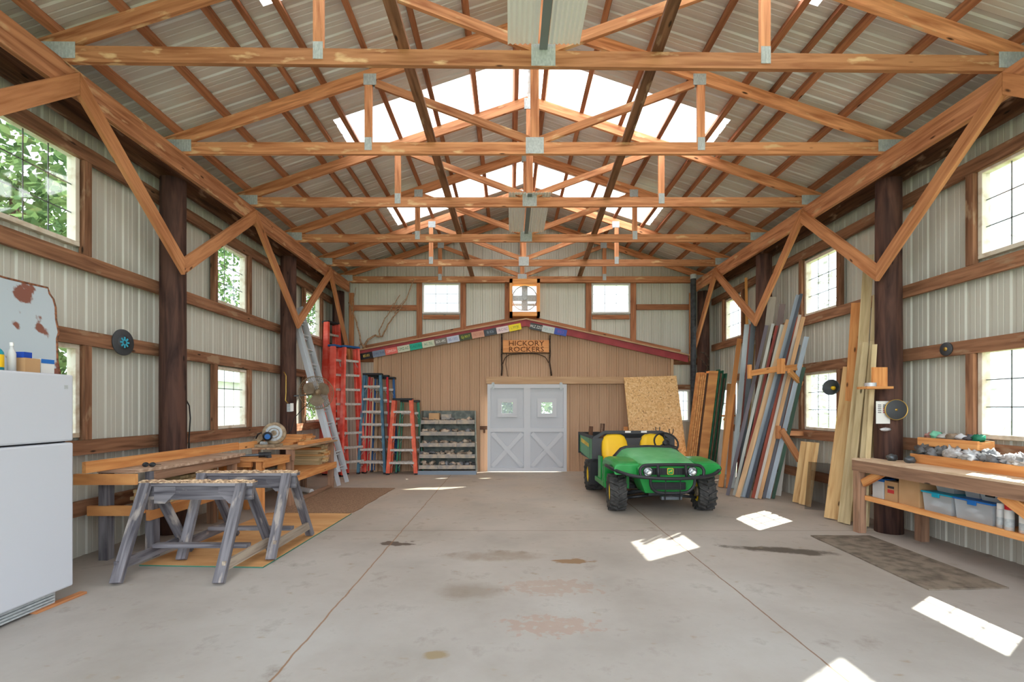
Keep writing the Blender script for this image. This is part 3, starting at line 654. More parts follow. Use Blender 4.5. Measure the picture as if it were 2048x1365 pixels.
# half glazed white door in the right wall
dr = empty('door_2', (XR-.04, 10.57, 0)); tag(dr, kind='structure')
mb = WB(); xx = (XR-.06, XR-.015)
for q in ((10.15, 10.30, 0, 2.02), (10.85, 11.0, 0, 2.02), (10.30, 10.85, 0, 1.0), (10.30, 10.85, 1.88, 2.02)): mb.box(*xx, *q)
mb.build('door_panel', 'white', dr)
mb = WB()
for k in range(1, 3): mb.box(XR-.045, XR-.03, 10.30+.55*k/3-.01, 10.30+.55*k/3+.01, 1.0, 1.88)
for k in range(1, 3): mb.box(XR-.045, XR-.03, 10.30, 10.85, 1.0+.88*k/3-.01, 1.0+.88*k/3+.01)
mb.build('muntins', 'white', dr); WB().box(XR-.04, XR-.035, 10.30, 10.85, 1.0, 1.88).build('door_pane', 'glass', dr)
# boxed gable fan -----------------------------------------------
fb = empty('gable_fan', (.33, 11.2, 3.66)); tag(fb, 'round exhaust fan in an orange wooden box high in the back gable', 'fan')
bx = WB(); x0, x1, z0, z1 = -.01, .70, 3.63, 4.50; ya, yb = 11.02, 11.33
for q in ((x0, x1, z1-.10, z1), (x0, x1, z0, z0+.10), (x0, x0+.07, z0, z1), (x1-.07, x1, z0, z1)): bx.box(q[0], q[1], ya, yb, q[2], q[3], r=.8)
bx.build('fan_box', 'orange', fb)
fx, fz = .345, 4.07
rg = WB(); ring = [(fx+.29*math.cos(t*math.pi/12), ya+.13, fz+.29*math.sin(t*math.pi/12)) for t in range(24)]
rg.tube(ring, .014, 6, closed=True)
for k in range(2): rg.box(x0+.07, x1-.07, ya+.22, ya+.24, fz-.16+k*.17, fz-.10+k*.17)
rg.build('fan_ring', 'galv', fb)
bl = WB()
for k in range(4):
    t = k*math.pi/2+.0; c = Vector((fx+.16*math.cos(t), ya+.13, fz+.16*math.sin(t))); d = Vector((math.cos(t), 0, math.sin(t)))
    bl.beam(c-d*.12, c+d*.12, .012, .15, (Vector((0, 1, 0)).cross(d)+Vector((0, .35, 0))).normalized())
bl.cyl((fx, ya+.09, fz), (fx, ya+.2, fz), .05); bl.build('fan_blades', 'galv', fb)
# ================================================================ LEFT SIDE
# fridge --------------------------------------------------------
FX, FY0, FY1 = -3.42, 2.92, 3.70
fr = empty('fridge', (-3.78, 3.31, 0)); tag(fr, 'white two door fridge against the left wall, cut by the picture edge', 'fridge')
mb = WB().box(-4.12, FX-.07, FY0, FY1, .09, 1.742, axis=2); mb.build('cabinet', 'fridge', fr, bevel=.01)
WB().box(FX-.062, FX, FY0-.004, FY1+.004, 1.238, 1.752, axis=2).build('freezer_door', 'fridge', fr, bevel=.014)
WB().box(FX-.062, FX, FY0-.004, FY1+.004, .105, 1.226, axis=2).build('fridge_door', 'fridge', fr, bevel=.014)
WB().box(FX-.075, FX-.055, FY0+.01, FY1-.01, .10, 1.74).build('door_seal', 'seal', fr)
mb = WB().box(FX-.06, FX-.045, FY0+.02, FY1-.10, .02, .10)
for k in range(4): mb.box(FX-.05, FX-.028, FY0+.02, FY1-.12, .02+.022*k, .032+.022*k)
mb.build('kick_grille', 'galv', fr)
mb = WB()
for y in (FY0+.07, FY1-.07):
    for x in (FX-.12, -4.05): mb.cyl((x, y, 0), (x, y, .095), .022, n=10)
mb.build('foot', 'black', fr)
WB().box(FX-.001, FX+.002, FY1-.075, FY1-.045, 1.64, 1.67).build('badge', 'galv', fr)
for q in (.30, .76):
    WB().tube([(FX, FY0+.05, q+.93 if q > .5 else 1.30), (FX+.04, FY0+.05, (q+.9 if q > .5 else 1.33)), (FX+.04, FY0+.05, (q+.5 if q > .5 else 1.60)), (FX, FY0+.05, (q+.47 if q > .5 else 1.63))], .011).build('door_handle', 'white', fr)
o = WB().beam((-3.455, 3.42, .010), (-3.43, 3.80, .010), .06, .018, m=0).build('shim_board', 'brace'); o.rotation_euler.z = 0; tag(o, 'short reddish brown board on the floor in front of the fridge', 'board')
# rusty painted panel leaning on the wall on top of the fridge
P = []
def pp(y, z): # panel plane leaning towards the wall
    return Vector((-3.80-.16*(z-1.752)/.76, y, z))
edge = [(2.75, 1.757), (3.98, 1.757), (3.985, 1.90), (4.005, 2.0), (4.02, 2.08), (4.05, 2.14), (4.05, 2.25), (4.07, 2.36), (4.065, 2.43), (4.04, 2.47), (4.035, 2.52), (3.86, 2.515), (3.7, 2.512), (3.55, 2.52), (3.3, 2.515), (3.0, 2.522), (2.75, 2.52)]
pl = WB().prism([pp(y, z) for y, z in edge], (.012, 0, .003), 0)
pn_ = empty('painted_panel', (-3.80, 3.38, 1.757)); tag(pn_, 'large pale blue sheet with brown rust patches standing on the fridge top', 'panel')
pl.build('panel_sheet', 'paint_bluegrey', pn_)
mb = WB(); ee = [pp(y, z)+Vector((.012, 0, 0)) for y, z in edge[1:]]
mb.tube(ee, .009, 6); mb.build('rusty_rim', mat('flaking rust edge', (150, 96, 66), .9, c2=(96, 62, 48), scale=30), pn_)
# things on the fridge
ZF = 1.753
def bottle(name, label, x, y, r, h, parts, neck=.4, cat='bottle', z=None, group=None):
    z = ZF if z is None else z
    t = empty(name, (x, y, z)); tag(t, label, cat, group); M4 = Matrix.Identity(4)
    MB().lathe([(0, 0), (r, 0), (r, h*.62), (r*.75, h*.72), (r*neck, h*.80), (r*neck, h*.88), (0, h*.88)], M4, 16).build('bottle_body', parts[0], t)
    MB().lathe([(r*neck*1.2, h*.88), (r*neck*1.2, h), (0, h)], M4, 14).build('cap', parts[1], t)
    if len(parts) > 2: MB().lathe([(r*1.02, h*.12), (r*1.02, h*.55)], M4, 16).build('paper_label', parts[2], t)
M['tealbottle'] = mat('teal cleaner bottle', (20, 150, 166), .35)
M['bluepack'] = mat('blue packet', (24, 70, 170), .5)
bottle('cleaner_bottle', 'teal cleaning bottle with cream cap on the fridge', -3.56, 3.265, .045, .205, ['tealbottle', 'paper', 'yellow'])
bottle('glass_bottle', 'clear bottle with white cap on the fridge beside the teal one', -3.56, 3.375, .024, .21, ['white', 'paper'])
o = WB().box(-3.62, -3.52, 3.43, 3.54, ZF, ZF+.107, axis=1).build('cardboard_box', 'card'); tag(o, 'small plain cardboard box on the fridge', 'box')
o = WB().box(-3.61, -3.53, 3.432, 3.49, ZF+.108, ZF+.150).build('blue_packet', 'bluepack'); tag(o, 'small dark blue packet lying on the cardboard box on the fridge', 'packet')
t = empty('carton', (-3.60, 3.61, ZF)); tag(t, 'small white and blue carton at the end of the fridge top', 'box')
WB().box(-3.66, -3.53, 3.555, 3.66, ZF, ZF+.115).build('carton_body', 'white', t); WB().box(-3.529, -3.527, 3.557, 3.658, ZF+.08, ZF+.112).build('blue_print', 'blue', t)
# black round disc on the girt
def disc(name, label, c, nrm, r, mats, rim=.0, t=.012, hub=.35, cat='disc'):
    q = Vector(nrm).to_track_quat('Z', 'Y').to_matrix().to_4x4(); root = empty(name, c); tag(root, label, cat)
    MB().lathe([(0, 0), (r, 0), (r, t), (r*.96, t*1.3), (0, t*1.3)], q, 36).build('disc_plate', mats[0], root)
    MB().lathe([(r*hub, t*1.3), (r*hub, t*1.7), (0, t*1.7)], q, 24).build('disc_centre', mats[1], root)
    if rim: MB().lathe([(r*.95, t), (r, t*2), (r*1.03, t), (r, 0)], q, 36).build('disc_rim', mats[2], root)
    return root
dd = disc('round_disc', 'black round plate with a turquoise centre mark hung on the left wall board', (-4.215, 5.14, 2.205), (1, 0, 0), .142, ['darkgrey', 'darkgrey'], hub=.55)
mb = MB()
for k in range(8):
    a = k*math.pi/4; mb.beam((.0245, .02*math.cos(a), .02*math.sin(a)), (.0245, .06*math.cos(a), .06*math.sin(a)), .018, .004, (1, 0, 0))
mb.build('turquoise_mark', mat('turquoise mark', (60, 170, 200), .5), dd)
# workbenches ---------------------------------------------------
def bench_leg(parent, x, y, z1, m='benchleg', s_=.085): WB().box(x-s_/2, x+s_/2, y-s_/2, y+s_/2, 0, z1, axis=2).build('leg', m, parent)
b1 = empty('workbench', (-3.85, 5.4, 0)); tag(b1, 'long wooden workbench with a thick worn plank top, nearest on the left wall', 'workbench')
WB().prism([(-4.02, 4.60, .862), (-3.62, 4.56, .862), (-3.54, 4.9, .862), (-3.50, 5.6, .862), (-3.50, 6.25, .862), (-3.87, 6.25, .862), (-3.87, 5.40, .862), (-4.02, 5.40, .862)], (0, 0, .032)).build('tabletop', wood('worn plank top', (196, 168, 146), (136, 104, 82), grain=16, wear=(212, 188, 166)), b1)
WB().box(-3.58, -3.54, 4.72, 6.2, .77, .86).build('apron', 'benchleg', b1); WB().box(-4.18, -3.585, 4.52, 4.555, .755, .858).build('apron', 'orange2', b1)
for x, y in ((-3.98, 4.66), (-3.60, 4.76), (-3.60, 6.12), (-3.86, 6.12)): bench_leg(b1, x, y, .86, 'grey' if y < 5 else 'benchleg')
WB().box(-4.12, -3.62, 4.60, 4.64, .44, .535).build('shelf_rail', 'orange2', b1)
WB().box(-3.59, -3.55, 4.66, 6.2, .38, .475).build('shelf_rail', 'orange2', b1)
WB().box(-3.88, -3.6, 4.66, 6.2, .455, .475, axis=1).build('shelf', 'orange2', b1)
bk = WB().box(-3.895, -3.86, 4.30, 6.72, .896, 1.0).build('backing_board', 'orange'); tag(bk, 'long orange backing board standing on edge behind the nearest workbench', 'board')
bk = WB().box(-3.895, -3.86, 6.73, 9.25, .892, .985).build('backing_board', 'orange'); tag(bk, 'orange backing board standing on edge behind the far workbench', 'board')
b2 = empty('workbench', (-3.7, 6.6, 0)); tag(b2, 'low middle workbench with an orange plywood top between the two higher benches', 'workbench')
WB().box(-3.90, -3.27, 6.27, 7.04, .775, .795, axis=0).build('tabletop', 'orange2', b2)
WB().box(-3.30, -3.265, 6.30, 7.0, .69, .774).build('apron', 'orange', b2); WB().box(-3.9, -3.45, 6.30, 6.34, .70, .774).build('apron', 'orange', b2)
for x, y in ((-3.36, 6.36), (-3.36, 6.95), (-3.86, 6.36), (-3.86, 6.95)): bench_leg(b2, x, y, .774, 'orange2', .08)
b3 = empty('workbench', (-3.65, 7.9, 0)); tag(b3, 'far workbench with a grey plank top over a stack of short boards', 'workbench')
WB().box(-3.88, -3.23, 7.08, 8.85, .865, .89, axis=1).build('tabletop', 'benchtop', b3)
WB().box(-3.30, -3.26, 7.1, 7.16, .70, .864).build('apron', 'benchleg', b3)
for x, y in ((-3.33, 7.15), (-3.33, 8.78), (-3.84, 7.15), (-3.84, 8.78)): bench_leg(b3, x, y, .864, 'benchleg')
WB().box(-3.88, -3.30, 7.10, 8.84, .455, .475, axis=1).build('shelf', 'orange2', b3); WB().box(-3.285, -3.25, 7.06, 8.86, .37, .48).build('shelf_rail', 'orange', b3)
WB().box(-3.37, -3.29, 7.2, 8.75, .02, .06).build('floor_rail', 'benchleg', b3)
# stacks of short boards ----------------------------------------
def board_stack(name, group, mats, label, cols, x0, x1, ys, z0, wd, th, n, jit=.05, axis='x', cat='board', seed=1):
    rr = random.Random(seed); i = 0
    for ci, y in enumerate(ys):
        z = z0; nn = n[ci] if isinstance(n, list) else n
        for k in range(nn):
            j = rr.uniform(-jit, jit); t_ = th*rr.choice([1, 1, 1.0])
            o = MB().beam((-(x1-x0)/2, 0, t_/2), ((x1-x0)/2, 0, t_/2), wd*rr.uniform(.9, 1), t_*.94).build(name, mats[rr.randrange(len(mats))])
            o.location = ((x0+x1)/2+j, y, z); o.rotation_euler.z = rr.uniform(-.01, .01)
            tag(o, label, cat, group); z += t_
board_stack('stacked_board', 'short boards stacked under the far workbench', ['pale', 'orange2', 'benchtop', 'treated'], 'short sawn board in the stack on the shelf of the far workbench', 0, -3.90, -3.36, [8.44, 8.60, 8.75], .477, .145, .038, [8, 9, 9], seed=3)
board_stack('stacked_board', 'greenish boards stacked under the nearest workbench', ['treated', 'treated', 'pale'], 'greenish sawn board stacked on the shelf under the nearest workbench', 0, -3.87, -3.66, [4.90+.15*k for k in range(7)], .477, .14, .036, [5, 6, 6, 7, 7, 8, 8], seed=5, jit=.03)
board_stack('stacked_board', 'short boards piled on top of the far workbench', ['orange', 'pale', 'orange2'], 'short orange board in the loose pile on top of the far workbench', 0, -3.84, -3.50, [7.62, 7.79, 7.96, 8.13, 8.3], .891, .15, .036, [1, 2, 3, 4, 3], seed=8, jit=.06)
# long loose stock on the bench
plank('loose_board', 'long thin orange board lying along the back of the far workbench top', 'board', (-3.34, 7.55, .915), (-3.36, 8.75, .915), .10, .045, 'orange2')
# miter saw -----------------------------------------------------
ms = empty('miter_saw', (-3.72, 7.25, .89)); tag(ms, 'dust covered saw with a blue motor and round blade guard on the bench', 'saw')
sx = Vector((-3.74, 7.22, .89))
WB().box(-3.855, -3.55, 7.12, 7.39, .892, .935).build('saw_base', 'dusty', ms, bevel=.006)
WB().beam(sx+Vector((-.18, .05, .06)), sx+Vector((.05, -.02, .22)), .07, .09).build('saw_arm', 'dusty', ms)
g4 = Matrix.Translation(sx+Vector((.12, .03, .21))) @ Vector((.35, -1, .1)).to_track_quat('Z', 'Y').to_matrix().to_4x4()
WB().lathe([(0, .02), (.13, .03), (.165, .01), (.17, -.03), (.165, -.04), (0, -.04)], g4, 32).build('blade_guard', 'dusty', ms)
WB().lathe([(.08, .035), (.10, .042), (.12, .035)], g4, 28).lathe([(.04, .035), (.055, .042), (.07, .035)], g4, 28).build('guard_rings', 'galv', ms)
g5 = Matrix.Translation(sx+Vector((.06, -.05, .17))) @ Vector((.5, -1, 0)).to_track_quat('Z', 'Y').to_matrix().to_4x4()
WB().lathe([(0, .12), (.05, .12), (.065, .10), (.068, .0), (0, 0)], g5, 20).build('motor', 'black', ms)
WB().lathe([(.0695, .075), (.0695, .03)], g5, 20).lathe([(0, .123), (.04, .122)], g5, 20).build('motor_band', 'toolblue', ms)
WB().tube([sx+Vector((-.14, 0, .13)), sx+Vector((-.10, -.02, .2)), sx+Vector((-.05, -.02, .22)), sx+Vector((-.02, -.02, .19))], .012, 8).build('carry_handle', 'black', ms)
WB().cyl(sx+Vector((-.05, -.02, .06)), sx+Vector((.04, -.05, .06)), .03).build('clamp_knob', 'galv', ms)
# drill on the middle bench, sunglasses, cord
t = empty('cordless_tool', (-3.42, 6.62, .80)); tag(t, 'dark hand tool with a long nose lying on the middle workbench', 'tool')
WB().cyl((-3.75, 6.45, .83), (-3.50, 6.58, .835), .012, .022, 10).build('tool_nose', 'tool', t)
WB().cyl((-3.50, 6.58, .835), (-3.36, 6.65, .835), .036, .036, 12).build('tool_body', 'black', t)
WB().beam((-3.42, 6.62, .82), (-3.33, 6.55, .812), .05, .03).build('tool_grip', 'darkgrey', t)
t = empty('sunglasses', (-3.66, 4.79, .895)); tag(t, 'dark sunglasses lying on the nearest workbench', 'glasses')
for dx in (-.035, .035):
    q = Matrix.Translation((-3.66+dx, 4.79, .918)) @ Vector((.2, -1, .3)).to_track_quat('Z', 'Y').to_matrix().to_4x4() @ Matrix.Diagonal((1.25, 1, 1, 1))
    WB().lathe([(0, .006), (.022, .003), (.025, 0), (0, 0)], q, 18).build('lens', 'black', t)
WB().tube([(-3.685, 4.79, .925), (-3.66, 4.785, .928), (-3.635, 4.79, .925)], .003).tube([(-3.72, 4.79, .92), (-3.72, 4.88, .908)], .0025).tube([(-3.60, 4.79, .92), (-3.605, 4.88, .908)], .0025).build('frame', 'black', t)
o = WB().tube([(-3.985, 5.72, 1.60), (-4.02, 5.86, 1.60), (-4.06, 5.98, 1.52), (-4.08, 6.03, 1.36), (-4.09, 6.02, 1.1), (-4.09, 6.02, .80)], .008).build('power_cord', 'black'); tag(o, 'black cord curving down from the thick left post to the bench', 'cord')
t = empty('outlet_box', (-3.86, 8.36, 1.46)); tag(t, 'small pale outlet box on the dark post behind the wire fan', 'outlet')
WB().box(-3.92, -3.83, 8.30, 8.335, 1.42, 1.56).build('box_body', 'galv', t); WB().box(-3.85, -3.80, 8.28, 8.30, 1.43, 1.57).build('box_cover', 'paper', t)
o = WB().tube([(-3.97, 8.30, 2.12), (-3.93, 8.29, 2.05), (-3.93, 8.29, 1.75), (-3.94, 8.29, 1.62), (-3.90, 8.30, 1.565)], .010).build('power_cord', 'brass'); tag(o, 'yellow cord hanging down to the pale outlet box on the post', 'cord')
# wire fan on a stand arm ---------------------------------------
fc = Vector((-3.53, 8.62, 1.765)); fn = Vector((.62, -.75, .12)).normalized(); fq = fn.to_track_quat('Z', 'Y').to_matrix().to_4x4()
fa = empty('wire_fan', fc); tag(fa, 'large round dusty wire cage fan mounted beside the left post', 'fan')
A4 = fq; cg = MB()
for rr_, zz in ((.305, 0), (.29, .06), (.29, -.06), (.2, .085), (.1, .095), (.2, -.085)):
    cg.tube([A4 @ Vector((rr_*math.cos(k*math.pi/16), rr_*math.sin(k*math.pi/16), zz)) for k in range(32)], .006 if zz == 0 else .003, 5, closed=True)
for k in range(44):
    a = k*2*math.pi/44; u = Vector((math.cos(a), math.sin(a), 0))
    cg.tube([A4 @ (u*r_+Vector((0, 0, z_))) for r_, z_ in ((.05, .097), (.2, .088), (.28, .062), (.305, 0), (.28, -.062), (.2, -.088), (.06, -.09))], .0022, 4)
cg.build('fan_cage', 'brasswire', fa)
bl = MB()
for k in range(3):
    a0 = k*2*math.pi/3+.5; secs = []
    for j in range(9):
        a = a0+(j/8-.5)*1.5; r1 = .25*(1-.25*abs(j/8-.5)**2*4); z_ = .05*(j/8-.5)
        secs.append([A4 @ Vector((.04*math.cos(a), .04*math.sin(a), z_)), A4 @ Vector((r1*math.cos(a), r1*math.sin(a), z_*1.3))])
    vs = [p for q in secs for p in q]; bl.add(vs, [(2*j, 2*j+1, 2*j+3, 2*j+2) for j in range(8)], None, 0, True)
    vs2 = [p+fn*-.004 for p in vs]; bl.add(vs2, [(2*j, 2*j+2, 2*j+3, 2*j+1) for j in range(8)], None, 0, True)
bl.build('fan_blades', 'fanblade', fa)
MB().lathe([(0, .1), (.05, .095), (.055, .03), (.05, -.12), (.03, -.17), (0, -.17)], A4, 18).build('fan_motor', 'brasswire', fa)
MB().tube([A4 @ Vector((0, 0, -.12)), A4 @ Vector((0, 0, -.16))+Vector((-.10, -.05, -.02)), Vector((-3.86, 8.45, 1.70))-fc], .014).build('mount_arm', 'tool', fa)
o = WB().tube([(-3.62, 8.60, 1.62), (-3.72, 8.50, 1.48), (-3.84, 8.40, 1.30), (-3.86, 8.34, 1.10), (-3.95, 8.2, .95)], .007).build('power_cord', 'black'); tag(o, 'dark cord hanging from the wire fan to the bench', 'cord')
# sawhorses -----------------------------------------------------
def sawhorse(loc, label):
    t = empty('sawhorse', loc); tag(t, label, 'sawhorse', 'grey weathered sawhorses')
    Lh = .53
    MB().box(-Lh, Lh, -.045, .045, .765, .80).build('top_plank', 'grey', t, bevel=.003)
    mb = MB(); rr = random.Random(4); pts = 40; vs = []; fs = []
    for i in range(pts+1):
        x = -Lh+2*Lh*i/pts
        for j in range(5): vs.append(Vector((x, -.047+.0235*j, .801+rr.uniform(0, .022)*(1 if j in (1, 2, 3) else .6))))
    for i in range(pts):
        for j in range(4): a = i*5+j; fs.append((a, a+5, a+6, a+1))
    mb.add(vs, fs, None, 0, False); mb.box(-Lh, Lh, -.046, .046, .795, .805); mb.build('chewed_top', 'greyfuzz', t)
    MB().box(-Lh+.02, Lh-.02, -.02, .02, .635, .764).build('beam', 'grey', t, bevel=.003)
    for sx_ in (-1, 1):
        MB().prism([(sx_*.40, -.024, .76), (sx_*.40, -.024, .60), (sx_*.30, -.024, .60), (sx_*.20, -.024, .70), (sx_*.20, -.024, .76)], (0, .048, 0)).build('gusset', 'grey', t)
        for sy in (-1, 1):
            top = Vector((sx_*.43, sy*.045, .79)); ft = Vector((sx_*.465, sy*.45, .015)); 
            if sx_ < 0: top.x, ft.x = -.46, -.40
            MB().beam(top, ft, .09, .045, (0, sy*1.0, .6)).build('leg', 'grey', t, bevel=.003)
        xs = .44 if sx_ > 0 else -.40
        MB().beam((xs+sx_*.04, -.405, .14), (xs+sx_*.04, .405, .14), .03, .085).build('side_rail', 'greyrail' if sx_ > 0 else 'grey', t)
    MB().beam((-.42, .02, .20), (.46, .02, .20), .075, .035).build('cross_rail', 'grey', t)
sawhorse((-2.92, 4.43, 0), 'front one of two grey weathered sawhorses, nearest the fridge')
sawhorse((-2.78, 5.02, .010), 'rear one of two grey weathered sawhorses, standing on the plywood')
# plywood and carpet on the floor -------------------------------
t = empty('plywood_sheet', (-2.87, 5.5, 0)); tag(t, 'orange plywood sheet with green edges lying under the sawhorses', 'plywood')
WB().prism([(-3.50, 4.46, .001), (-2.30, 4.40, .001), (-2.22, 6.62, .001), (-3.42, 6.66, .001)], (0, 0, .010)).build('sheet_core', mat('green sheet edge', (60, 120, 100), .8), t)
WB().prism([(-3.497, 4.463, .011), (-2.303, 4.403, .011), (-2.223, 6.617, .011), (-3.417, 6.657, .011)], (0, 0, .002)).build('sheet_face', wood('dusty plywood face', (226, 176, 122), (204, 148, 94), grain=6, knots=False), t)
rr = random.Random(12); pts = []
cor = [(-3.35, 6.68), (-2.22, 6.68), (-2.13, 8.70), (-3.30, 8.74)]
for i in range(4):
    a, b = cor[i], cor[(i+1) % 4]
    for k in range(12): t_ = k/12; pts.append((a[0]+(b[0]-a[0])*t_+rr.uniform(-.012, .012), a[1]+(b[1]-a[1])*t_+rr.uniform(-.012, .012), .001))
o = WB().prism(pts, (0, 0, .012)).build('carpet_mat', 'carpet'); tag(o, 'brown carpet piece on the floor beyond the plywood', 'carpet')
# ladders -------------------------------------------------------
def stepladder(loc, rz, H, wb, wt, nst, railm, label, capm='black', lean=.07, rear=.10, rail=.07, rearm=None, rw=None, group='folded step ladders'):
    t = empty('step_ladder', loc, rz); tag(t, label, 'ladder', group)
    for s_ in (-1, 1):
        MB().beam((s_*wb/2, 0, .03), (s_*wt/2, lean, H-.03), max(.035, rw or rail*.5), rail, (0, 1, 0)).build('front_rail', railm, t)
        MB().beam((s_*(wb/2-.05), rear+.02, .03), (s_*(wt/2-.035), lean+.07, H-.06), .025, rail*.7, (0, 1, 0)).build('rear_rail', rearm or railm, t)
        MB().box(s_*wb/2-.03, s_*wb/2+.03, -.045, .045, 0, .035).build('foot', 'black', t)
    MB().box(-wt/2-.03, wt/2+.03, lean-.06, lean+.12, H-.045, H, axis=0).build('top_cap', capm, t, bevel=.008)
    for k in range(1, nst+1):
        z = k*.305*(H/(.305*(nst+1))); f_ = z/H; w_ = wb+(wt-wb)*f_-.03; y = lean*f_
        MB().box(-w_/2, w_/2, y-.045, y+.045, z-.030, z, axis=0).box(-w_/2, w_/2, y-.050, y-.045, z-.046, z+.004, axis=0).build('step', 'tread', t)
        if k in (1, 2, 3, nst) and H < 3:
            for s_ in (-1, 1): MB().beam((s_*w_/2*.98, y, z-.15), (s_*w_/2*.62, y, z-.03), .02, .006).build('step_brace', 'galv', t)
    return t
stepladder((-3.11, 10.62, 0), 0, 2.27, .60, .36, 7, 'blueladder', 'blue grey step ladder facing the camera left of the shorter orange one', rearm='blueladder', rw=.06)
stepladder((-3.02, 10.83, 0), .02, 2.24, .58, .40, 7, 'redbright', 'bright red step ladder folded right behind the blue grey one', rear=.04, lean=.03, rail=.05)
stepladder((-2.90, 10.94, 0), .0, 2.20, .60, .42, 7, 'bluebright', 'darker blue step ladder at the back behind the blue grey and red ones', rear=.03, lean=.0, rail=.04)
stepladder((-2.40, 10.50, 0), 0, 1.70, .62, .38, 5, 'orangeladder', 'short orange step ladder facing the camera beside the dusty bin rack', rail=.085, rw=.085)
stepladder((-2.28, 10.74, 0), .1, 1.66, .60, .38, 5, 'greenladder', 'short green step ladder folded behind the orange one')
# tall red ladders turned almost edge-on
stepladder((-3.98, 10.72, 0), 1.2, 3.44, .62, .34, 11, 'redladder', 'tallest red step ladder, its black cap nearest the corner post', rail=.12, rear=.16)
stepladder((-3.72, 10.32, 0), 1.3, 2.86, .50, .26, 8, 'redladder', 'tall red step ladder in the middle of the three, blue capped', capm='bluebright', rail=.11, rear=.09)
stepladder((-3.48, 10.46, 0), .95, 2.86, .60, .34, 8, 'redladder', 'tall red step ladder rightmost of the three, its steps showing', capm='bluebright', rail=.10, rear=.08)
# aluminium extension ladder
t = empty('extension_ladder', (-3.3, 9.2, 0)); tag(t, 'aluminium extension ladder leaning on the left wall behind the wire fan', 'ladder')
a0, a1 = Vector((-3.22, 9.12, .02)), Vector((-4.13, 9.05, 3.45)); dz = (a1-a0).normalized(); nn = Vector((.95, 0, .25)).normalized()
for off, wd, nm in ((0, .43, 'base_section'), (.05, .36, 'fly_section')):
    sec = empty(nm, (0, 0, 0)); sec.parent = t
    for s_ in (-1, 1):
        p = a0+Vector((0, s_*wd/2, 0))+nn*off; q = a1+Vector((0, s_*wd/2*.98, 0))+nn*off; 
        if off: p = p+dz*.25
        WB().beam(p, q, .03, .075, nn).build('rail', 'alu', sec)
    mb = WB()
    for k in range(1, 12):
        c = a0+dz*(.29*k+(.05 if off else 0))+nn*off; mb.cyl(c-Vector((0, wd/2, 0)), c+Vector((0, wd/2, 0)), .015, n=8)
    mb.build('rungs', 'alu', sec)
# hanging dry branches ------------------------------------------
def branch(label, paths):
    mb = WB()
    for pts, r0, r1 in paths:
        P_ = [at(x, y, YY) for x, y, YY in pts]; Q = []
        for i in range(len(P_)-1):
            for k in range(3): Q.append(P_[i].lerp(P_[i+1], k/3)+Vector((R.uniform(-.012, .012), R.uniform(-.01, .01), R.uniform(-.012, .012))))
        Q.append(P_[-1]); mb.tube(Q, r0, 6, r1=r1)
    o = mb.build('dry_branch', 'log'); tag(o, label, 'branch', 'dry branches above the red roof edge')
branch('forked dry branch leaning over the left half of the red roof edge', [([(727, 698, 11.15), (735, 680, 11.15), (750, 672, 11.15), (764, 673, 11.15), (776, 650, 11.15), (790, 630, 11.2), (812, 600, 11.2), (828, 558, 11.2)], .028, .012), ([(760, 672, 11.15), (758, 660, 11.15), (770, 638, 11.2), (783, 618, 11.2), (800, 590, 11.2)], .016, .008), ([(785, 622, 11.2), (800, 618, 11.2), (815, 619, 11.2)], .012, .006), ([(790, 628, 11.2), (792, 615, 11.2), (800, 610, 11.2), (812, 598, 11.2)], .010, .006), ([(782, 624, 11.2), (784, 612, 11.2), (788, 606, 11.2)], .010, .006)])
branch('thin dry branch drooping beside the left corner board', [([(728, 696, 11.1), (722, 685, 11.1), (718, 668, 11.15), (713, 645, 11.15), (705, 622, 11.15), (697, 605, 11.2)], .024, .012), ([(716, 698, 11.1), (722, 688, 11.1), (732, 699, 11.1)], .02, .012), ([(703, 630, 11.1), (708, 595, 11.2), (712, 575, 11.2)], .008, .006)])
# bin rack with hardware ----------------------------------------
rk = empty('bin_rack', (-1.40, 10.72, 0)); tag(rk, 'dusty grey metal bin rack with five shelves left of the double door', 'shelf')
def rkx(s_, z): return -1.40+s_*(.645-.035*z/1.4)
def rky(z): return 10.50+.16*z/1.4
for s_ in (-1, 1):
    WB().prism([(rkx(s_, 0), rky(0), 0), (rkx(s_, 1.42), rky(1.42), 1.42), (rkx(s_, 1.42), 10.95, 1.42), (rkx(s_, 0), 10.95, 0)], (-.012*s_, 0, 0)).build('side_panel', 'rack', rk)
WB().box(-2.0, -.80, 10.94, 10.955, .04, 1.42).build('back_panel', 'rack', rk)
WB().box(-2.05, -.75, 10.485, 10.52, 0, .085).build('base_rail', mat('blue grey base rail', (130, 142, 156), .6), rk)
rr = random.Random(5)
for k, z in enumerate((.13, .37, .62, .87, 1.13)):
    x0, x1 = rkx(-1, z)+.015, rkx(1, z)-.015; y0 = rky(z); sh_ = WB().box(x0, x1, y0, 10.93, z-.01, z).build('shelf', 'rack', rk)
    mb = WB()
    for j in range(3): a = x0+(x1-x0)*j/3; b = x0+(x1-x0)*(j+1)/3; mb.box(a+.003, b-.003, y0-.012, y0, z-.005, z+.08)
    mb.build('bin_front', 'rackfront', rk)
    for j in range(3):
        mb = WB()
        for q in range(10):
            c = (x0+(x1-x0)*(j+.08+.84*rr.random())/3, y0+.05+rr.random()*.25, z+.05+rr.random()*.06)
            mb.blob(c, (rr.uniform(.035, .085), rr.uniform(.03, .06), rr.uniform(.02, .06)), q+j*20+k*50, .45, 7, 5, m=int(rr.random() > .7))
        o = mb.build('hardware_heap', ['clutter', 'clutter2']); tag(o, 'heap of dusty small hardware in the %s bin on the %s shelf of the grey rack' % (('left', 'middle', 'right')[j], ('lowest', 'fourth', 'third', 'second', 'top')[k]), 'hardware', 'heaps of hardware in the bin rack', 'stuff')
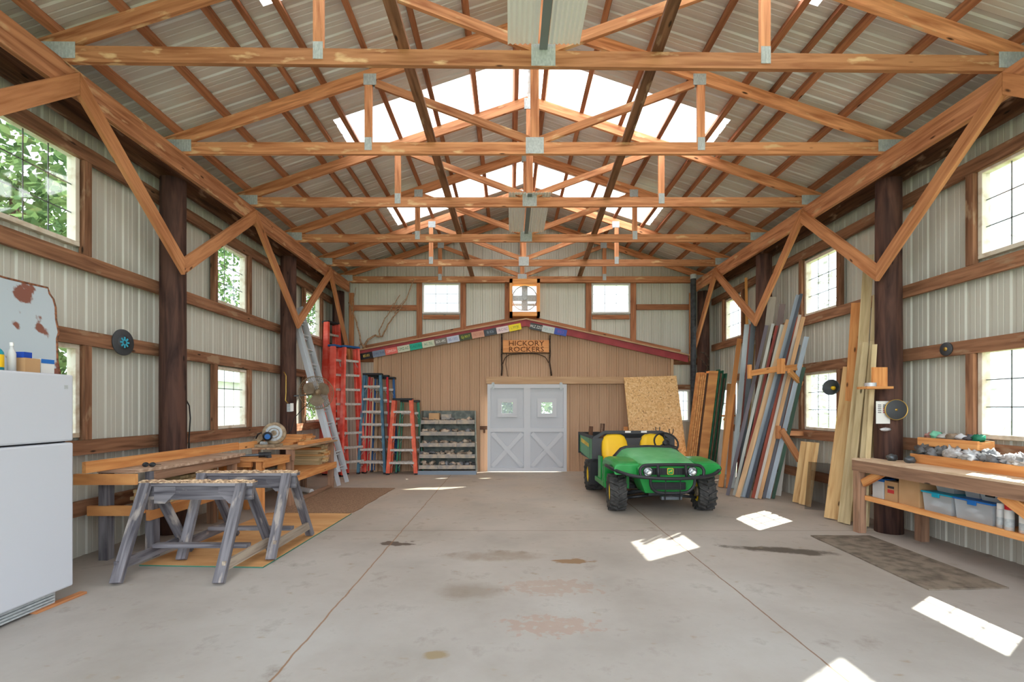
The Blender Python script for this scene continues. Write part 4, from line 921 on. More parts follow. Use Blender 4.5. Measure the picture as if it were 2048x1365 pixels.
o = WB().box(-1.83, -1.60, 10.66, 10.86, 1.222, 1.365).build('cardboard_box', 'card'); tag(o, 'brown carton standing in the top shelf of the grey bin rack', 'box')
o = WB().box(-1.55, -1.33, 10.66, 10.84, 1.222, 1.34).build('cardboard_box', 'rackfront'); tag(o, 'pale grey carton standing in the top shelf of the grey bin rack', 'box')
# licence plates ------------------------------------------------
PL = [('85101', (30, 30, 34), (230, 200, 90), 'black licence plate with yellow digits, lowest on the left slope'),
 ('DWJ 7HR', (128, 140, 160), (84, 96, 124), 'dull blue grey licence plate, second from the lowest on the left slope'),
 ('128455H', (226, 110, 98), (250, 210, 200), 'salmon red licence plate with pale digits on the left slope'),
 ('CMZ-AZ', (206, 206, 184), (60, 120, 90), 'cream licence plate with green letters just left of the teal one'),
 ('C-AZ1EN', (20, 168, 140), (10, 110, 96), 'bright teal licence plate on the left slope'),
 ('AC 7SL', (204, 208, 184), (70, 140, 110), 'cream licence plate with green letters just right of the teal one'),
 ('BSX-492', (120, 112, 104), (230, 230, 224), 'dark dusty licence plate with white letters on the left slope'),
 ('BE-1302', (190, 196, 212), (110, 126, 180), 'pale blue white licence plate on the left slope'),
 ('GJ-9017', (60, 70, 40), (190, 200, 60), 'dark green licence plate with yellow green letters'),
 ('TK7 2R9', (206, 150, 126), (184, 120, 100), 'tan licence plate with faint letters on the left slope'),
 ('IB 826', (60, 66, 74), (150, 160, 172), 'dark grey licence plate left of the pinkish white one'),
 ('18-C1BZ', (226, 206, 204), (150, 110, 150), 'pinkish white licence plate beside the yellow one'),
 ('L MYJK', (236, 212, 30), (130, 130, 50), 'bright yellow licence plate nearest the roof peak'),
 ('WLZ ZZO', (60, 62, 64), (226, 226, 222), 'black licence plate with white letters right of the roof peak'),
 ('MJR 31Z', (196, 202, 200), (150, 168, 170), 'white licence plate in the middle of the right three'),
 ('BXJ 2', (60, 84, 170), (150, 90, 170), 'blue licence plate with yellow corner, lowest on the right slope')]
for i, (tx, c, tc, lb) in enumerate(PL):
    if i < 13: px = 733+24.75*i; py = 712.0-(px-733)*.1915; ang = math.atan(.1915)
    else: px = 1072+24.6*(i-13); py = 654.5+(px-1072)*.205; ang = -math.atan(.205)
    c3 = at(px, py, 10.92); t = empty('licence_plate', c3); tag(t, lb, 'licence plate', 'licence plates on the red roof edge')
    M4 = Matrix.Rotation(-ang, 4, 'Y') @ Matrix.Rotation(math.pi/2, 4, 'X')
    W_, H_ = .285, .148
    MB().add([M4 @ Vector((a, b, d)) for d in (-.003, .003) for a, b in ((-W_/2, -H_/2), (W_/2, -H_/2), (W_/2, H_/2), (-W_/2, H_/2))], [(3, 2, 1, 0), (4, 5, 6, 7), (0, 1, 5, 4), (1, 2, 6, 5), (2, 3, 7, 6), (3, 0, 4, 7)]).build('plate_body', mat('plate paint %d' % i, c, .5), t)
    mb = MB(); text_into(mb, tx, M4 @ Matrix.Translation((0, 0, .004)), .088, .003, 0, .72); mb.build('plate_lettering', mat('plate letters %d' % i, tc, .5), t)
# hickory rockers sign ------------------------------------------
sg_ = empty('wooden_sign', at(1051, 706, 10.98)); tag(sg_, 'orange wooden sign reading HICKORY ROCKERS in a bent twig frame above the door', 'sign')
YS = 11.0
a, b = at(1006, 706, YS), at(1098, 681, YS)
WB().box(a.x, b.x, YS-.03, YS-.012, a.z, b.z).build('sign_board', wood('sign board pine', (226, 160, 106), (204, 132, 80), grain=12), sg_)
mb = WB(); 
for tx, py in (('HICKORY', 687.6), ('ROCKERS', 699.6)):
    mb2 = MB(); text_into(mb2, tx, Matrix.Identity(4), .165, .008, 0, .92); c3 = at(1052.5, py, YS-.035)
    mb.add([Vector((v.x*1.25, -v.z, v.y))+c3 for v in mb2.v], mb2.f)
mb.build('sign_lettering', mat('dark stick letters', (104, 60, 36), .9), sg_)
def twig(pts, r=.018, r1=None):
    mb = WB(); Q = []
    for i in range(len(pts)-1):
        for k in range(3): Q.append(at(*pts[i], YS-.045).lerp(at(*pts[i+1], YS-.045), k/3)+Vector((R.uniform(-.006, .006), 0, R.uniform(-.006, .006))))
    Q.append(at(*pts[-1], YS-.045)); mb.tube(Q, r, 6, r1=r1); mb.build('twig', 'bark', sg_)
twig([(1003.5, 669), (1003, 700), (1004, 730), (1003, 752)], .02); twig([(1100, 671), (1100, 700), (1099, 725), (1103, 752)], .018)
twig([(1004, 706.5), (1050, 706), (1099, 706.5)], .012); twig([(1006, 728), (1010, 716), (1020, 709), (1045, 707.5), (1075, 708), (1090, 714), (1097, 726)], .009); twig([(1013, 707), (1012, 730), (1015, 748), (1017, 758)], .006)

o = WB().cyl((-3.75, 8.35, .12), (-3.42, 8.15, .10), .045, n=14).build('plastic_pipe', 'white'); tag(o, 'short white plastic pipe lying under the far workbench', 'pipe')
o.location.z = .001
# ================================================================ RIGHT SIDE
BX = 4.15; ZT = .885
b = empty('workbench', (4.4, 4.4, 0)); tag(b, 'long wooden workbench along the right wall with a shelf of bins below', 'workbench')
Y0, Y1 = 2.86, 5.74
WB().prism([(BX, Y0, ZT-.022), (4.76, Y0, ZT-.022), (4.76, 5.48, ZT-.022), (4.40, 5.48, ZT-.022), (4.40, Y1, ZT-.022), (BX, Y1, ZT-.022)], (0, 0, .022)).build('tabletop', M['btR'] if 'btR' in M else wood('smooth bench top', (226, 200, 172), (206, 176, 144), grain=5, knots=False, tint=.08), b)
WB().box(BX+.0, BX+.045, Y0, Y1-.005, .735, ZT-.023).build('apron', 'benchleg', b); WB().box(BX+.046, 4.40, Y1-.05, Y1-.005, .76, ZT-.023).build('apron', 'benchleg', b)
for x, y in ((BX+.045, 5.67), (4.62, 5.30), (BX+.045, 3.66), (4.66, 3.66)): WB().box(x-.045, x+.045, y-.045, y+.045, 0, .735 if x < 4.3 else ZT-.023, axis=2).build('leg', 'benchleg', b)
WB().beam((BX+.04, 5.60, .60), (BX+.04, 5.32, .76), .04, .085).build('corner_brace', 'orange', b)
WB().beam((BX+.04, 3.72, .58), (BX+.04, 4.02, .76), .04, .10).build('corner_brace', 'orange', b)
WB().box(BX+.10, 4.74, 3.6, 5.60, .425, .442, axis=1).build('shelf', 'orange2', b); WB().box(BX+.07, BX+.105, 3.0, 5.62, .395, .45).build('shelf_rail', 'orange', b)
ZS = .443
def cbox(name, label, x0, x1, y0, y1, z0, z1, m, cat='box', group=None, label_m=None):
    t = empty(name, ((x0+x1)/2, (y0+y1)/2, z0)); tag(t, label, cat, group)
    WB().box(x0, x1, y0, y1, z0, z1, axis=1).build('box_body', m, t, bevel=.003)
    if label_m: WB().box(x0-.002, x0-.0005, y0+(y1-y0)*.25, y1-(y1-y0)*.25, z0+(z1-z0)*.4, z0+(z1-z0)*.58).build('print_patch', label_m, t); WB().box(x0-.002, x0-.0005, y0+(y1-y0)*.25, y1-(y1-y0)*.25, z0+(z1-z0)*.64, z0+(z1-z0)*.76).build('print_patch', 'ink', t)
    return t
cbox('paper_carton', 'white carton with a blue lid at the far end of the bench shelf', 4.28, 4.48, 5.42, 5.58, ZS, .64, 'white')
WB().box(4.278, 4.482, 5.418, 5.582, .64, .675).build('carton_lid', 'blue', None) if False else tag(WB().box(4.278, 4.482, 5.418, 5.582, .641, .672, axis=1).build('box_lid', 'blue'), 'flat blue lid lying on the white carton under the bench', 'lid')
cbox('cardboard_box', 'small brown carton with a red printed patch on the bench shelf', 4.28, 4.5, 5.22, 5.40, ZS, .665, 'card', label_m='inkred')
o = WB().blob((4.40, 5.30, .715), (.09, .10, .048), 3, .15).build('dark_case', 'black'); tag(o, 'black rounded case lying on the small brown carton under the bench', 'case')
cbox('cardboard_box', 'tall plain brown cardboard box on the bench shelf beside the clear bins', 4.27, 4.55, 4.93, 5.19, ZS, .735, 'card')
def clear_bin(label, x0, x1, y0, y1, z0, z1, lidm, seed, lid=True, fill='bag'):
    t = empty('clear_bin', ((x0+x1)/2, (y0+y1)/2, z0)); tag(t, label, 'storage bin', 'clear plastic bins under the right bench')
    mb = WB(); e = .012; th = .004
    A = [(x0+e, y0+e), (x1-e, y0+e), (x1-e, y1-e), (x0+e, y1-e)]; B = [(x0, y0), (x1, y0), (x1, y1), (x0, y1)]
    mb.add([(p[0], p[1], z0+.002) for p in A]+[(p[0], p[1], z1) for p in B], [(3, 2, 1, 0)]+[(k, (k+1) % 4, 4+(k+1) % 4, 4+k) for k in range(4)])
    mb.build('bin_body', 'clearbin', t)
    if lid: WB().box(x0-.012, x1+.012, y0-.008, y1+.008, z1, z1+.016, axis=1).box(x0-.016, x0-.004, (y0+y1)/2-.04, (y0+y1)/2+.04, z1-.03, z1+.014, axis=1).build('bin_lid', lidm, t, bevel=.003)
    mb = WB(); rr = random.Random(seed)
    for k in range(9):
        c = (x0+.06+(x1-x0-.12)*rr.random(), y0+.06+(y1-y0-.12)*rr.random(), z0+.035+rr.random()*(z1-z0)*.4)
        mb.blob(c, (.045, .055, min(.03, (z1-z0)*.2)), seed*9+k, .4, 9, 6)
    mb.build('bin_contents', fill, t)
clear_bin('clear bin with a teal lid on the bench shelf beside the tall cardboard box', 4.26, 4.62, 4.56, 4.88, ZS, .628, 'teal', 1)
clear_bin('clear bin with a blue lid and pale contents right of the teal lidded one', 4.26, 4.62, 4.17, 4.53, ZS, .628, 'bluelid', 2)
clear_bin('small clear tub standing on the teal lidded bin', 4.34, 4.58, 4.62, 4.82, .646, .715, 'white', 3, lid=False)
clear_bin('tall clear tub standing on the blue lidded bin, left of the black lidded one', 4.34, 4.58, 4.37, 4.52, .646, .76, 'white', 4, lid=False)
clear_bin('clear tub with a black lid standing on the blue lidded bin', 4.32, 4.60, 4.14, 4.345, .646, .72, 'black', 5)
def can(label, x, y, r, h, body, capm):
    t = empty('spray_can', (x, y, ZS)); tag(t, label, 'spray can', 'spray cans under the right bench'); I4 = Matrix.Identity(4)
    MB().lathe([(0, 0), (r, .002), (r, h*.74), (r*.92, h*.77), (0, h*.78)], I4, 20).build('can_body', body, t)
    MB().lathe([(r*.93, h*.77), (r*.93, h*.97), (r*.85, h), (0, h)], I4, 20).build('cap', capm, t)
    MB().lathe([(r*1.01, h*.15), (r*1.01, h*.45)], I4, 20).build('paper_label', 'galv', t)
can('white spray can with a white cap against the blue lidded bin', 4.285, 4.125, .028, .22, 'white', 'paper')
can('taller silver spray can with a red cap on the bench shelf', 4.265, 4.035, .033, .235, 'white', 'redbright')
can('white and blue spray can with a dark grey cap on the bench shelf', 4.285, 3.935, .033, .20, 'paper', 'darkgrey')
can('spray can with a dark cap nearest the picture edge on the bench shelf', 4.27, 3.86, .026, .19, 'paper', 'darkgrey')
cbox('cardboard_box', 'brown cardboard box on the bench shelf cut by the right picture edge', 4.27, 4.5, 3.60, 3.81, ZS, .72, 'card')
# crates of plastic bags on the bench
def crate(label, x0, x1, y0, y1, z0, z1, n):
    t = empty('long_crate', ((x0+x1)/2, (y0+y1)/2, z0)); tag(t, label, 'crate')
    th = .022
    for q in ((x0, x0+th, y0, y1), (x1-th, x1, y0, y1)): WB().box(q[0], q[1], q[2], q[3], z0, z1).build('side_board', 'orange', t)
    for k in range(n+1):
        y = y0+(y1-y0-th)*k/n; WB().box(x0+th, x1-th, y, y+th, z0, z1-.01).build('divider', 'orange', t)
    WB().box(x0+th, x1-th, y0+th, y1-th, z0, z0+.01, axis=1).build('crate_floor', 'orange2', t); return t
crate('long low orange wooden crate full of plastic bags on the right bench', 4.47, 4.73, 2.9, 5.28, ZT+.001, ZT+.10, 7)
crate('short orange wooden crate on top of the long one, full of small packets', 4.57, 4.74, 4.62, 5.30, ZT+.19, ZT+.28, 3)
for y in (4.66, 5.24):
    o = WB().box(4.70, 4.74, y-.02, y+.02, ZT+.102, ZT+.188).build('support_block', 'benchleg'); tag(o, 'small wooden block under the %s end of the short upper crate' % ('near' if y < 5 else 'far'), 'block')
rr = random.Random(21)
for k in range(14):
    y = 5.18-.17*k; mb = WB()
    for q in range(3): mb.blob((4.56+rr.uniform(-.03, .04), y+rr.uniform(-.05, .05), ZT+.115+rr.uniform(0, .025)), (rr.uniform(.05, .08), rr.uniform(.05, .09), rr.uniform(.04, .065)), k*7+q, .55, 14, 10, freq=3.2)
    o = mb.build('plastic_bag', 'bag' if k not in (0, 1, 4) else 'clutter2'); tag(o, 'crumpled clear plastic bag of small parts in the long crate, %s from its far end' % ('first', 'second', 'third', 'fourth', 'fifth', 'sixth', 'seventh', 'eighth', 'ninth', 'tenth', 'eleventh', 'twelfth', 'thirteenth', 'fourteenth')[k], 'bag', 'plastic bags in the long crate')
pm = [mat('packet %d' % i, c, .6) for i, c in enumerate([(190, 140, 130), (120, 190, 160), (200, 200, 196), (150, 130, 110), (206, 206, 210), (90, 90, 96), (30, 120, 90)])]
for k in range(7):
    y = 5.25-.092*k; o = WB().blob((4.655+rr.uniform(-.01, .02), y, ZT+.30), (.05, .055, rr.uniform(.028, .045)), k+70, .4, 10, 7).build('small_packet', pm[k]); tag(o, '%s small packet in the short upper crate, %s from its far end' % (('pinkish', 'mint green', 'white', 'brown', 'pale grey', 'dark', 'green')[k], ('first', 'second', 'third', 'fourth', 'fifth', 'sixth', 'last')[k]), 'packet', 'packets in the short crate')
for k, (x, y) in enumerate(((4.38, 5.42), (4.40, 5.20))):
    o = WB().blob((x, y, ZT+.038), (.055, .05, .038), 40+k, .15, 14, 10).build('metal_lump', 'tool'); tag(o, 'dark rounded metal lump on the bench top, %s of the two' % ('farther' if k == 0 else 'nearer'), 'hardware', 'dark lumps on the bench')
# things on the thick right post
o = WB().box(4.29, 4.30, 5.46, 5.62, 1.31, 1.57, axis=2)
t = empty('paper_sheet', (4.43, 5.53, 1.30)); tag(t, 'white paper sheet with rows of dark and red print on the thick right post', 'paper')
ya = 5.535; a, c = at(1752, 848, ya), at(1780, 803, ya)
WB().box(a.x, c.x, ya-.001, ya+.001, a.z, c.z, axis=2).build('sheet', 'paper', t); mb = WB()
for k in range(5):
    z = c.z-.045-.022*k; mb.box(a.x+.02, a.x+.06, ya-.003, ya-.001, z-.004, z+.004, m=0); mb.box(a.x+.08, a.x+.11, ya-.003, ya-.001, z-.005, z+.005, m=1 if k > 1 else 0)
mb.build('print', ['ink', 'inkred'], t)
disc('brass_disc', 'round grey disc with a brass rim on the thick right post', at(1791, 820, 5.50), (-.15, -1, 0), .118, ['darkgrey', 'brass', 'brass'], rim=.02, hub=.12)
disc('round_disc', 'small dark round disc with a brass centre on the right wall board', (4.77, 5.16, 2.135), (-1, 0, 0), .073, ['darkgrey', 'brass'], hub=.3)
t = empty('post_shelf', (4.35, 5.58, 1.68)); tag(t, 'small orange wooden bracket shelf holding a tin on the thick right post', 'shelf')
a = at(1716, 779, 5.58); c = at(1768, 735, 5.58)
WB().box(a.x, c.x, 5.44, 5.60, a.z, a.z+.028).build('shelf_board', 'orange', t); WB().box(c.x-.135, 4.455, 5.575, 5.60, a.z+.03, c.z, axis=2).build('back_board', 'orange', t)
o = WB().cyl((4.21, 5.52, a.z+.029), (4.21, 5.52, a.z+.072), .058, n=24).build('tin', 'alu'); tag(o, 'flat silver tin on the small orange post shelf', 'tin')
o = WB().blob((4.40, 5.535, 1.24), (.06, .03, .02), 5, .3).build('rag_scrap', 'bag'); tag(o, 'small pale rag scrap hanging on the thick post below the paper', 'rag')
# reflector lamp hanging by the lower window
t = empty('reflector_lamp', (4.52, 6.55, 1.78)); tag(t, 'dark metal reflector clamp lamp in front of the lower right window', 'lamp')
q = Matrix.Translation(at(1668, 777, 6.7)) @ Vector((-.95, -.55, .15)).to_track_quat('Z', 'Y').to_matrix().to_4x4()
WB().lathe([(0, -.10), (.035, -.09), (.045, -.03), (.075, .0), (.105, .06), (.112, .09), (.104, .085), (.07, .01), (0, -.02)], q, 24).build('lamp_shade', 'tool', t)
WB().lathe([(0, .05), (.022, .045), (.03, .01), (0, -.02)], q, 14).build('bulb', 'yellow', t)
WB().tube([q @ Vector((0, 0, -.09)), q @ Vector((0, 0, -.09))+Vector((.03, .03, .0)), Vector((4.79, 6.87, 1.80))], .012).build('lamp_arm', 'black', t)
# dark rubber mat -----------------------------------------------
t = WB(); rr = random.Random(2); pts = []
cor = [(3.42, 3.86), (4.12, 3.90), (4.17, 5.48), (3.49, 5.49)]
for i in range(4):
    a_, b_ = cor[i], cor[(i+1) % 4]
    for k in range(10): f_ = k/10; pts.append((a_[0]+(b_[0]-a_[0])*f_+rr.uniform(-.005, .005), a_[1]+(b_[1]-a_[1])*f_+rr.uniform(-.005, .005), .001))
o = t.prism(pts, (0, 0, .012)).build('rubber_mat', 'rubbermat'); tag(o, 'long worn dark rubber mat on the floor in front of the right bench', 'mat')
# strand board sheet, pipe --------------------------------------
o = WB().beam((3.27, 10.20, .02), (3.20, 10.80, 2.20), 1.20, .014, (0, -1, 0)).build('strand_board', 'osb'); tag(o, 'tall sheet of strand board leaning on the tan siding behind the utility vehicle', 'board')
o = WB().beam((2.66, 10.55, .02), (2.66, 10.85, 1.05), .10, .02, (0, -1, 0)).build('loose_board', 'orange'); tag(o, 'narrow short board standing left of the strand board sheet', 'board')
t = empty('stove_pipe', (4.17, 10.75, 0)); tag(t, 'tall black pipe standing from floor to roof in the right back corner', 'pipe')
WB().cyl((4.17, 10.75, 0), (4.17, 10.75, 4.42), .062, n=18).build('pipe', 'pipe', t); WB().cyl((4.17, 10.75, 4.42), (4.17, 10.75, 4.52), .066, n=18).build('pipe_collar', 'galv', t)
for k in range(3): WB().cyl((4.17, 10.75, .9+1.2*k), (4.17, 10.75, .93+1.2*k), .066, n=18).build('pipe_joint', 'pipe', t)
o = WB().tube([(4.32, 10.72, 2.75), (4.42, 10.70, 2.72), (4.50, 10.7, 2.6), (4.56, 10.85, 2.45), (4.54, 10.99, 2.30)], .02).tube([(4.30, 10.72, 2.62), (4.38, 10.70, 2.52), (4.46, 10.7, 2.44), (4.53, 10.75, 2.30)], .012).build('bent_twig', 'bark'); tag(o, 'bent brown twig loop hung by the right back corner post', 'branch')
# leaning boards ------------------------------------------------
cm = {}
def cmat(c):
    k = tuple(c)
    if k not in cm: cm[k] = mat('board colour %d %d %d' % k, c, .6, c2=[x*.86 for x in c], scale=4, stretch=(.3, 2, 2))
    return cm[k]
PLACED = []     # oriented boxes already standing here, so that no two boards share the same space
def obb(p0, p1, w, th, up):
    x = (p1-p0).normalized(); y = up.cross(x).normalized(); z = x.cross(y); return ((p0+p1)/2, (x, y, z), ((p1-p0).length/2, w/2, th/2))
def clash(A, B):
    d = B[0]-A[0]; ax = list(A[1])+list(B[1])+[a.cross(b) for a in A[1] for b in B[1]]
    for a in ax:
        if a.length < 1e-4: continue
        a = a.normalized()
        if abs(d.dot(a)) > sum(h*abs(a.dot(u)) for u, h in zip(A[1], A[2]))+sum(h*abs(a.dot(u)) for u, h in zip(B[1], B[2])) - .001: return False
    return True
for x_, y_, r_ in [(PXR, (2.66, 5.68, 8.47, 11.12)[k], .115) for k in range(4)]: PLACED.append(obb(Vector((x_, y_, 0)), Vector((x_, y_, 4.2)), 2*r_, 2*r_, Vector((0, 1, 0))))
for z_ in (3.99, 2.90, 2.13, 1.06, .42): PLACED.append(obb(Vector((4.80, 5, z_)), Vector((4.80, 10.1, z_)), .05, .145, Vector((0, 0, 1))))
for y_ in (4.0, 5.56, 8.32): 
    for s_ in (-1, 1): PLACED.append(obb(Vector((4.322, y_+(1.56 if y_ < 5 else 0), 3.03)), Vector((4.322, y_+(1.56 if y_ < 5 else 0)+s_*1.4, 4.33)), .042, .145, Vector((0, 0, 1))))
WALLX = XR-.02; BIAS = 1
def settle(p0, p1, w, th, up):
    steps = [(0, 0, 0, 0)]
    for k in range(1, 14):
        q = .016*k*BIAS
        steps += [(0, -q, 0, -q), (0, q, 0, q), (0, 0, 0, -q), (0, 0, 0, q), (0, -q, 0, 0), (-q, -q, -q, -q), (0, q, -q, -q), (0, -q, 0, q), (-q*.5, 0, -q*.5, 0), (0, 0, -q, 0)]
    for a, b, c, d in steps:
        A0 = p0+Vector((a, b, 0)); A1 = p1+Vector((c, d, 0)); B_ = obb(A0, A1, w, th, up)
        if max(A0.x, A1.x)+w/2*abs(B_[1][1].x)+th/2*abs(B_[1][2].x) > WALLX: continue
        if not any(clash(B_, o) for o in PLACED): PLACED.append(B_); return A0, A1
    PLACED.append(obb(p0, p1, w, th, up)); return p0, p1
def lean(label, bx, by, tx, ty, XT, w, th=.025, m=None, c=None, group='boards leaning on the right wall', name='leaning_board', z0=.012, up=None):
    p0 = fl(bx, by); p1 = atX(tx, ty, XT)
    if p1.y < 0: raise ValueError(label)
    if abs(p1.y-8.47) < .24 or abs(p1.y-5.68) < .24:
        p1 = atX(tx, ty, min(XT, 4.375)) if p1.y > 7 else at(tx, ty, 5.91)
    if p0.x > p1.x-.15: X0 = p1.x-.15; p0 = Vector((X0, F*X0/(bx-VX), 0))
    p0.z = z0; d = (p1-p0).normalized(); vw = Vector(up) if up else Vector(((p0.x+p1.x)/2, (p0.y+p1.y)/2, 0)).normalized()*-1
    u_ = (vw-d*vw.dot(d)).normalized(); p0, p1 = settle(p0, p1, w, th, u_)
    o = WB().beam(p0, p1, w, th, u_).build(name, m or cmat(c)); return tag(o, label, 'board', group)
G1, G2, G3, G4 = 'colourful trim boards leaning in the wall rack', 'plain boards leaning beside the white door', 'treated boards leaning left of the thick right post', 'edge-on sheets leaning by the black pipe'
# far group by the pipe: sheets seen on edge
FARX = 4.62
def far(label, x0, x1, y0, y1, z1, m, lx=.18):
    o = WB().prism([(x0, y0, .012), (x1, y0, .012), (x1+lx, y0, z1), (x0+lx, y0, z1)], (0, y1-y0, 0)).build('leaning_sheet', m if isinstance(m, str) else cmat(m)); return tag(o, label, 'sheet', G4)
gx = [(3.93, .035, 'orange2', 2.22), (3.975, .03, 'orange', 2.22), (4.015, .03, 'orange2', 2.22), (4.055, .035, 'orange', 2.21), (4.10, .03, (92, 62, 44), 2.20), (4.14, .19, 'orange2', 2.25), (4.345, .025, (40, 110, 80), 2.28), (4.38, .03, (120, 96, 74), 2.2), (4.42, .025, (30, 96, 70), 2.26), (4.455, .028, (96, 84, 70), 2.1), (4.49, .025, (36, 100, 76), 2.2)]
gl_ = ['first orange edge-on sheet beside the black pipe', 'second orange edge-on sheet beside the black pipe', 'third orange edge-on sheet beside the black pipe', 'fourth orange edge-on sheet beside the black pipe', 'dark brown edge-on sheet between the orange edges and the wide pale board', 'wide pale orange board among the sheets by the black pipe', 'green edged sheet just right of the wide pale board', 'brown sheet between two green edged ones', 'second green edged sheet right of the wide pale board', 'dull brown sheet second from the white door', 'green edged sheet nearest the white door']
for (x, w_, m_, z_), lb in zip(gx, gl_): far(lb, x-.30, x-.30+w_, 9.75, 9.9, z_, m_, lx=.27)
# plain boards beside the white door
lean('tall orange board standing right of the white door, highest of its group', 1441, 976, 1479, 678, 4.60, .085, c=(216, 146, 78), group=G2)
lean('light board with a slanted top just right of the white door', 1447, 977, 1462, 768, 4.60, .08, c=(224, 158, 92), group=G2)
lean('reddish board between the tall orange board and the grey white one', 1455, 978, 1468, 790, 4.60, .06, c=(200, 124, 68), group=G2)
lean('thin yellowish pole rising behind the brace of the corner post', 1500, 960, 1492, 556, 4.66, .05, c=(226, 162, 84), group=G2)
lean('thin crooked yellowish stick lower behind the wall rack', 1492, 952, 1513, 690, 4.66, .03, c=(214, 170, 110), group=G2)
# colourful boards: bottom x, bottom y, top x, top y, width, colour
CB = [(1462, 978, 1492, 650, .085, (188, 200, 204), 'pale grey white board, leftmost in the wall rack'),
 (1472, 958, 1500, 650, .06, (150, 82, 72), 'dull red board just right of the leftmost pale one'),
 (1480, 950, 1507, 645, .085, (108, 116, 122), 'slate grey board third from the left in the rack'),
 (1489, 955, 1538, 670, .06, (78, 82, 78), 'dark olive grey board with a low top behind the rack arm'),
 (1500, 960, 1546, 595, .12, (158, 146, 132), 'tall taupe board rising above the middle of the rack'),
 (1512, 960, 1565, 609, .09, (112, 94, 90), 'tall brown board right of the taupe one'),
 (1457, 992, 1535, 652, .055, (104, 96, 104), 'purple grey board crossing in front at the left of the rack'),
 (1468, 993, 1546, 648, .045, (196, 198, 190), 'off white board in the middle left of the rack'),
 (1476, 994, 1554, 652, .04, (152, 60, 48), 'brick red board between two off white ones'),
 (1482, 995, 1566, 650, .07, (204, 202, 190), 'wide cream white board right of the brick red one'),
 (1475, 996, 1577, 640, .075, (218, 176, 132), 'tan board standing proud in front of the rack'),
 (1487, 996, 1596, 590, .055, (150, 160, 170), 'tallest pale blue grey board with a slanted top'),
 (1494, 997, 1603, 588, .045, (70, 76, 88), 'dark blue board beside the tallest pale one'),
 (1500, 998, 1592, 632, .045, (96, 84, 74), 'dark brown board low in the middle of the rack'),
 (1506, 998, 1594, 634, .055, (156, 70, 48), 'rust red board right of the dark ones'),
 (1512, 999, 1600, 630, .04, (196, 186, 176), 'thin off white board right of the rust red one'),
 (1519, 999, 1607, 634, .055, (216, 168, 120), 'thin tan board near the right end of the rack'),
 (1517, 999, 1588, 700, .05, (196, 204, 212), 'bluish white board with its foot farthest to the front'),
 (1528, 998, 1598, 690, .05, (110, 110, 118), 'grey violet board right of the bluish white one'),
 (1535, 998, 1612, 674, .065, (174, 186, 198), 'light blue board with a low top at the right end of the rack'),
 (1538, 997, 1590, 740, .06, (176, 100, 62), 'copper brown board near the right end of the rack'),
 (1546, 996, 1608, 735, .05, (60, 88, 72), 'dark green board, rightmost in the rack')]
for k, (bx, by, tx, ty, w_, c, lb) in enumerate(CB):
    lean(lb, bx, by, tx, ty, (4.50 if k < 6 else 4.44-.0*k), w_, .022, c=c, group=G1)
lean('short white board leaning low behind the green one', 1556, 965, 1572, 860, 4.66, .09, c=(206, 200, 190), group=G1)
for k in range(3):
    0 and lean(('leftmost', 'middle', 'rightmost')[k]+' dark blue grey strip standing behind the rack by the window', 1553+8*k, 955, 1572+9*k, 700, 4.72, .05, c=(120, 132, 140), group='blue grey strips behind the rack')
# rack arms
def rackthing(label, segs, m='orange'):
    t = empty('lumber_rack_arm', segs[0][0]); tag(t, label, 'rack arm', 'wooden lumber rack arms'); 
    for i, (p, q, w_, h_) in enumerate(segs): WB().beam(p, q, w_, h_).build('arm' if i == 0 else 'strut', m, t)
    return t
YR = 7.55
rackthing('upper wooden rack arm holding the colourful boards, with an upright block', [(at(1497, 748, YR+.15), at(1565, 737, 7.18), .04, .09), (at(1562, 748, 7.15), at(1562, 718, 7.15), .07, .10), (at(1562, 738, 7.12), at(1604, 734, 7.25), .04, .09), (at(1578, 742, 7.10), at(1603, 768, 7.25), .04, .07), (at(1499, 758, YR+.12), at(1499, 730, YR+.12), .05, .05)])
rackthing('lower wooden rack arm with a diagonal strut beside the short board bundle', [(at(1556, 866, 7.5), at(1610, 868, 7.72), .04, .075), (at(1562, 860, 7.40), at(1600, 922, 7.45), .05, .09), (at(1556, 878, 7.45), at(1556, 852, 7.45), .05, .07)], 'brace')
rackthing('small wooden bracket in front of the white door', [(at(1444, 832, 9.6), at(1470, 832, 9.6), .05, .03), (at(1448, 838, 9.6), at(1466, 852, 9.6), .04, .05)])
for k, (x, w_) in enumerate(((1592, .10), (1605, .10), (1617, .06))):
    lean(('left', 'middle', 'right')[k]+' board of the short pale bundle standing below the rack', x, 1004-k*1.5, x+17, 884+k, 4.62, w_, .05, m='pale', group='short pale board bundle')
o = WB().beam((fl(1632, 1022)+Vector((0, 0, .01))), at(1640, 926, 6.85), .33, .006, (0, -1, .1)).build('acrylic_sheet', 'smoke'); tag(o, 'smoked clear plastic sheet standing against the right wall', 'plastic sheet')
# treated boards left of the thick post
TB = [(1663, 1040, 1701, 735, .17, 'pale', 'wide pale board with a low top, leftmost by the thick post'),
 (1690, 1030, 1718, 606, .17, 'orange', 'wide orange board rising behind the pale ones'),
 (1702, 1036, 1738, 511, .11, 'treated', 'tallest yellowish board, its top under the brace'),
 (1728, 1036, 1755, 590, .10, 'treated', 'yellowish board with a knot hole close to the thick post'),
 (1680, 1046, 1721, 687, .09, 'treated', 'front greenish board, its foot farthest forward'),
 (1696, 1044, 1733, 686, .07, 'treated', 'second front greenish board'),
 (1712, 1042, 1744, 684, .10, 'treated', 'third front greenish board, broad and flat'),
 (1722, 1042, 1751, 690, .07, 'treated', 'fourth front greenish board'),
 (1736, 1042, 1757, 694, .05, 'treated', 'narrow grey green board touching the post'),
 (1744, 1048, 1762, 760, .09, 'treated', 'short greenish board showing under the bench')]
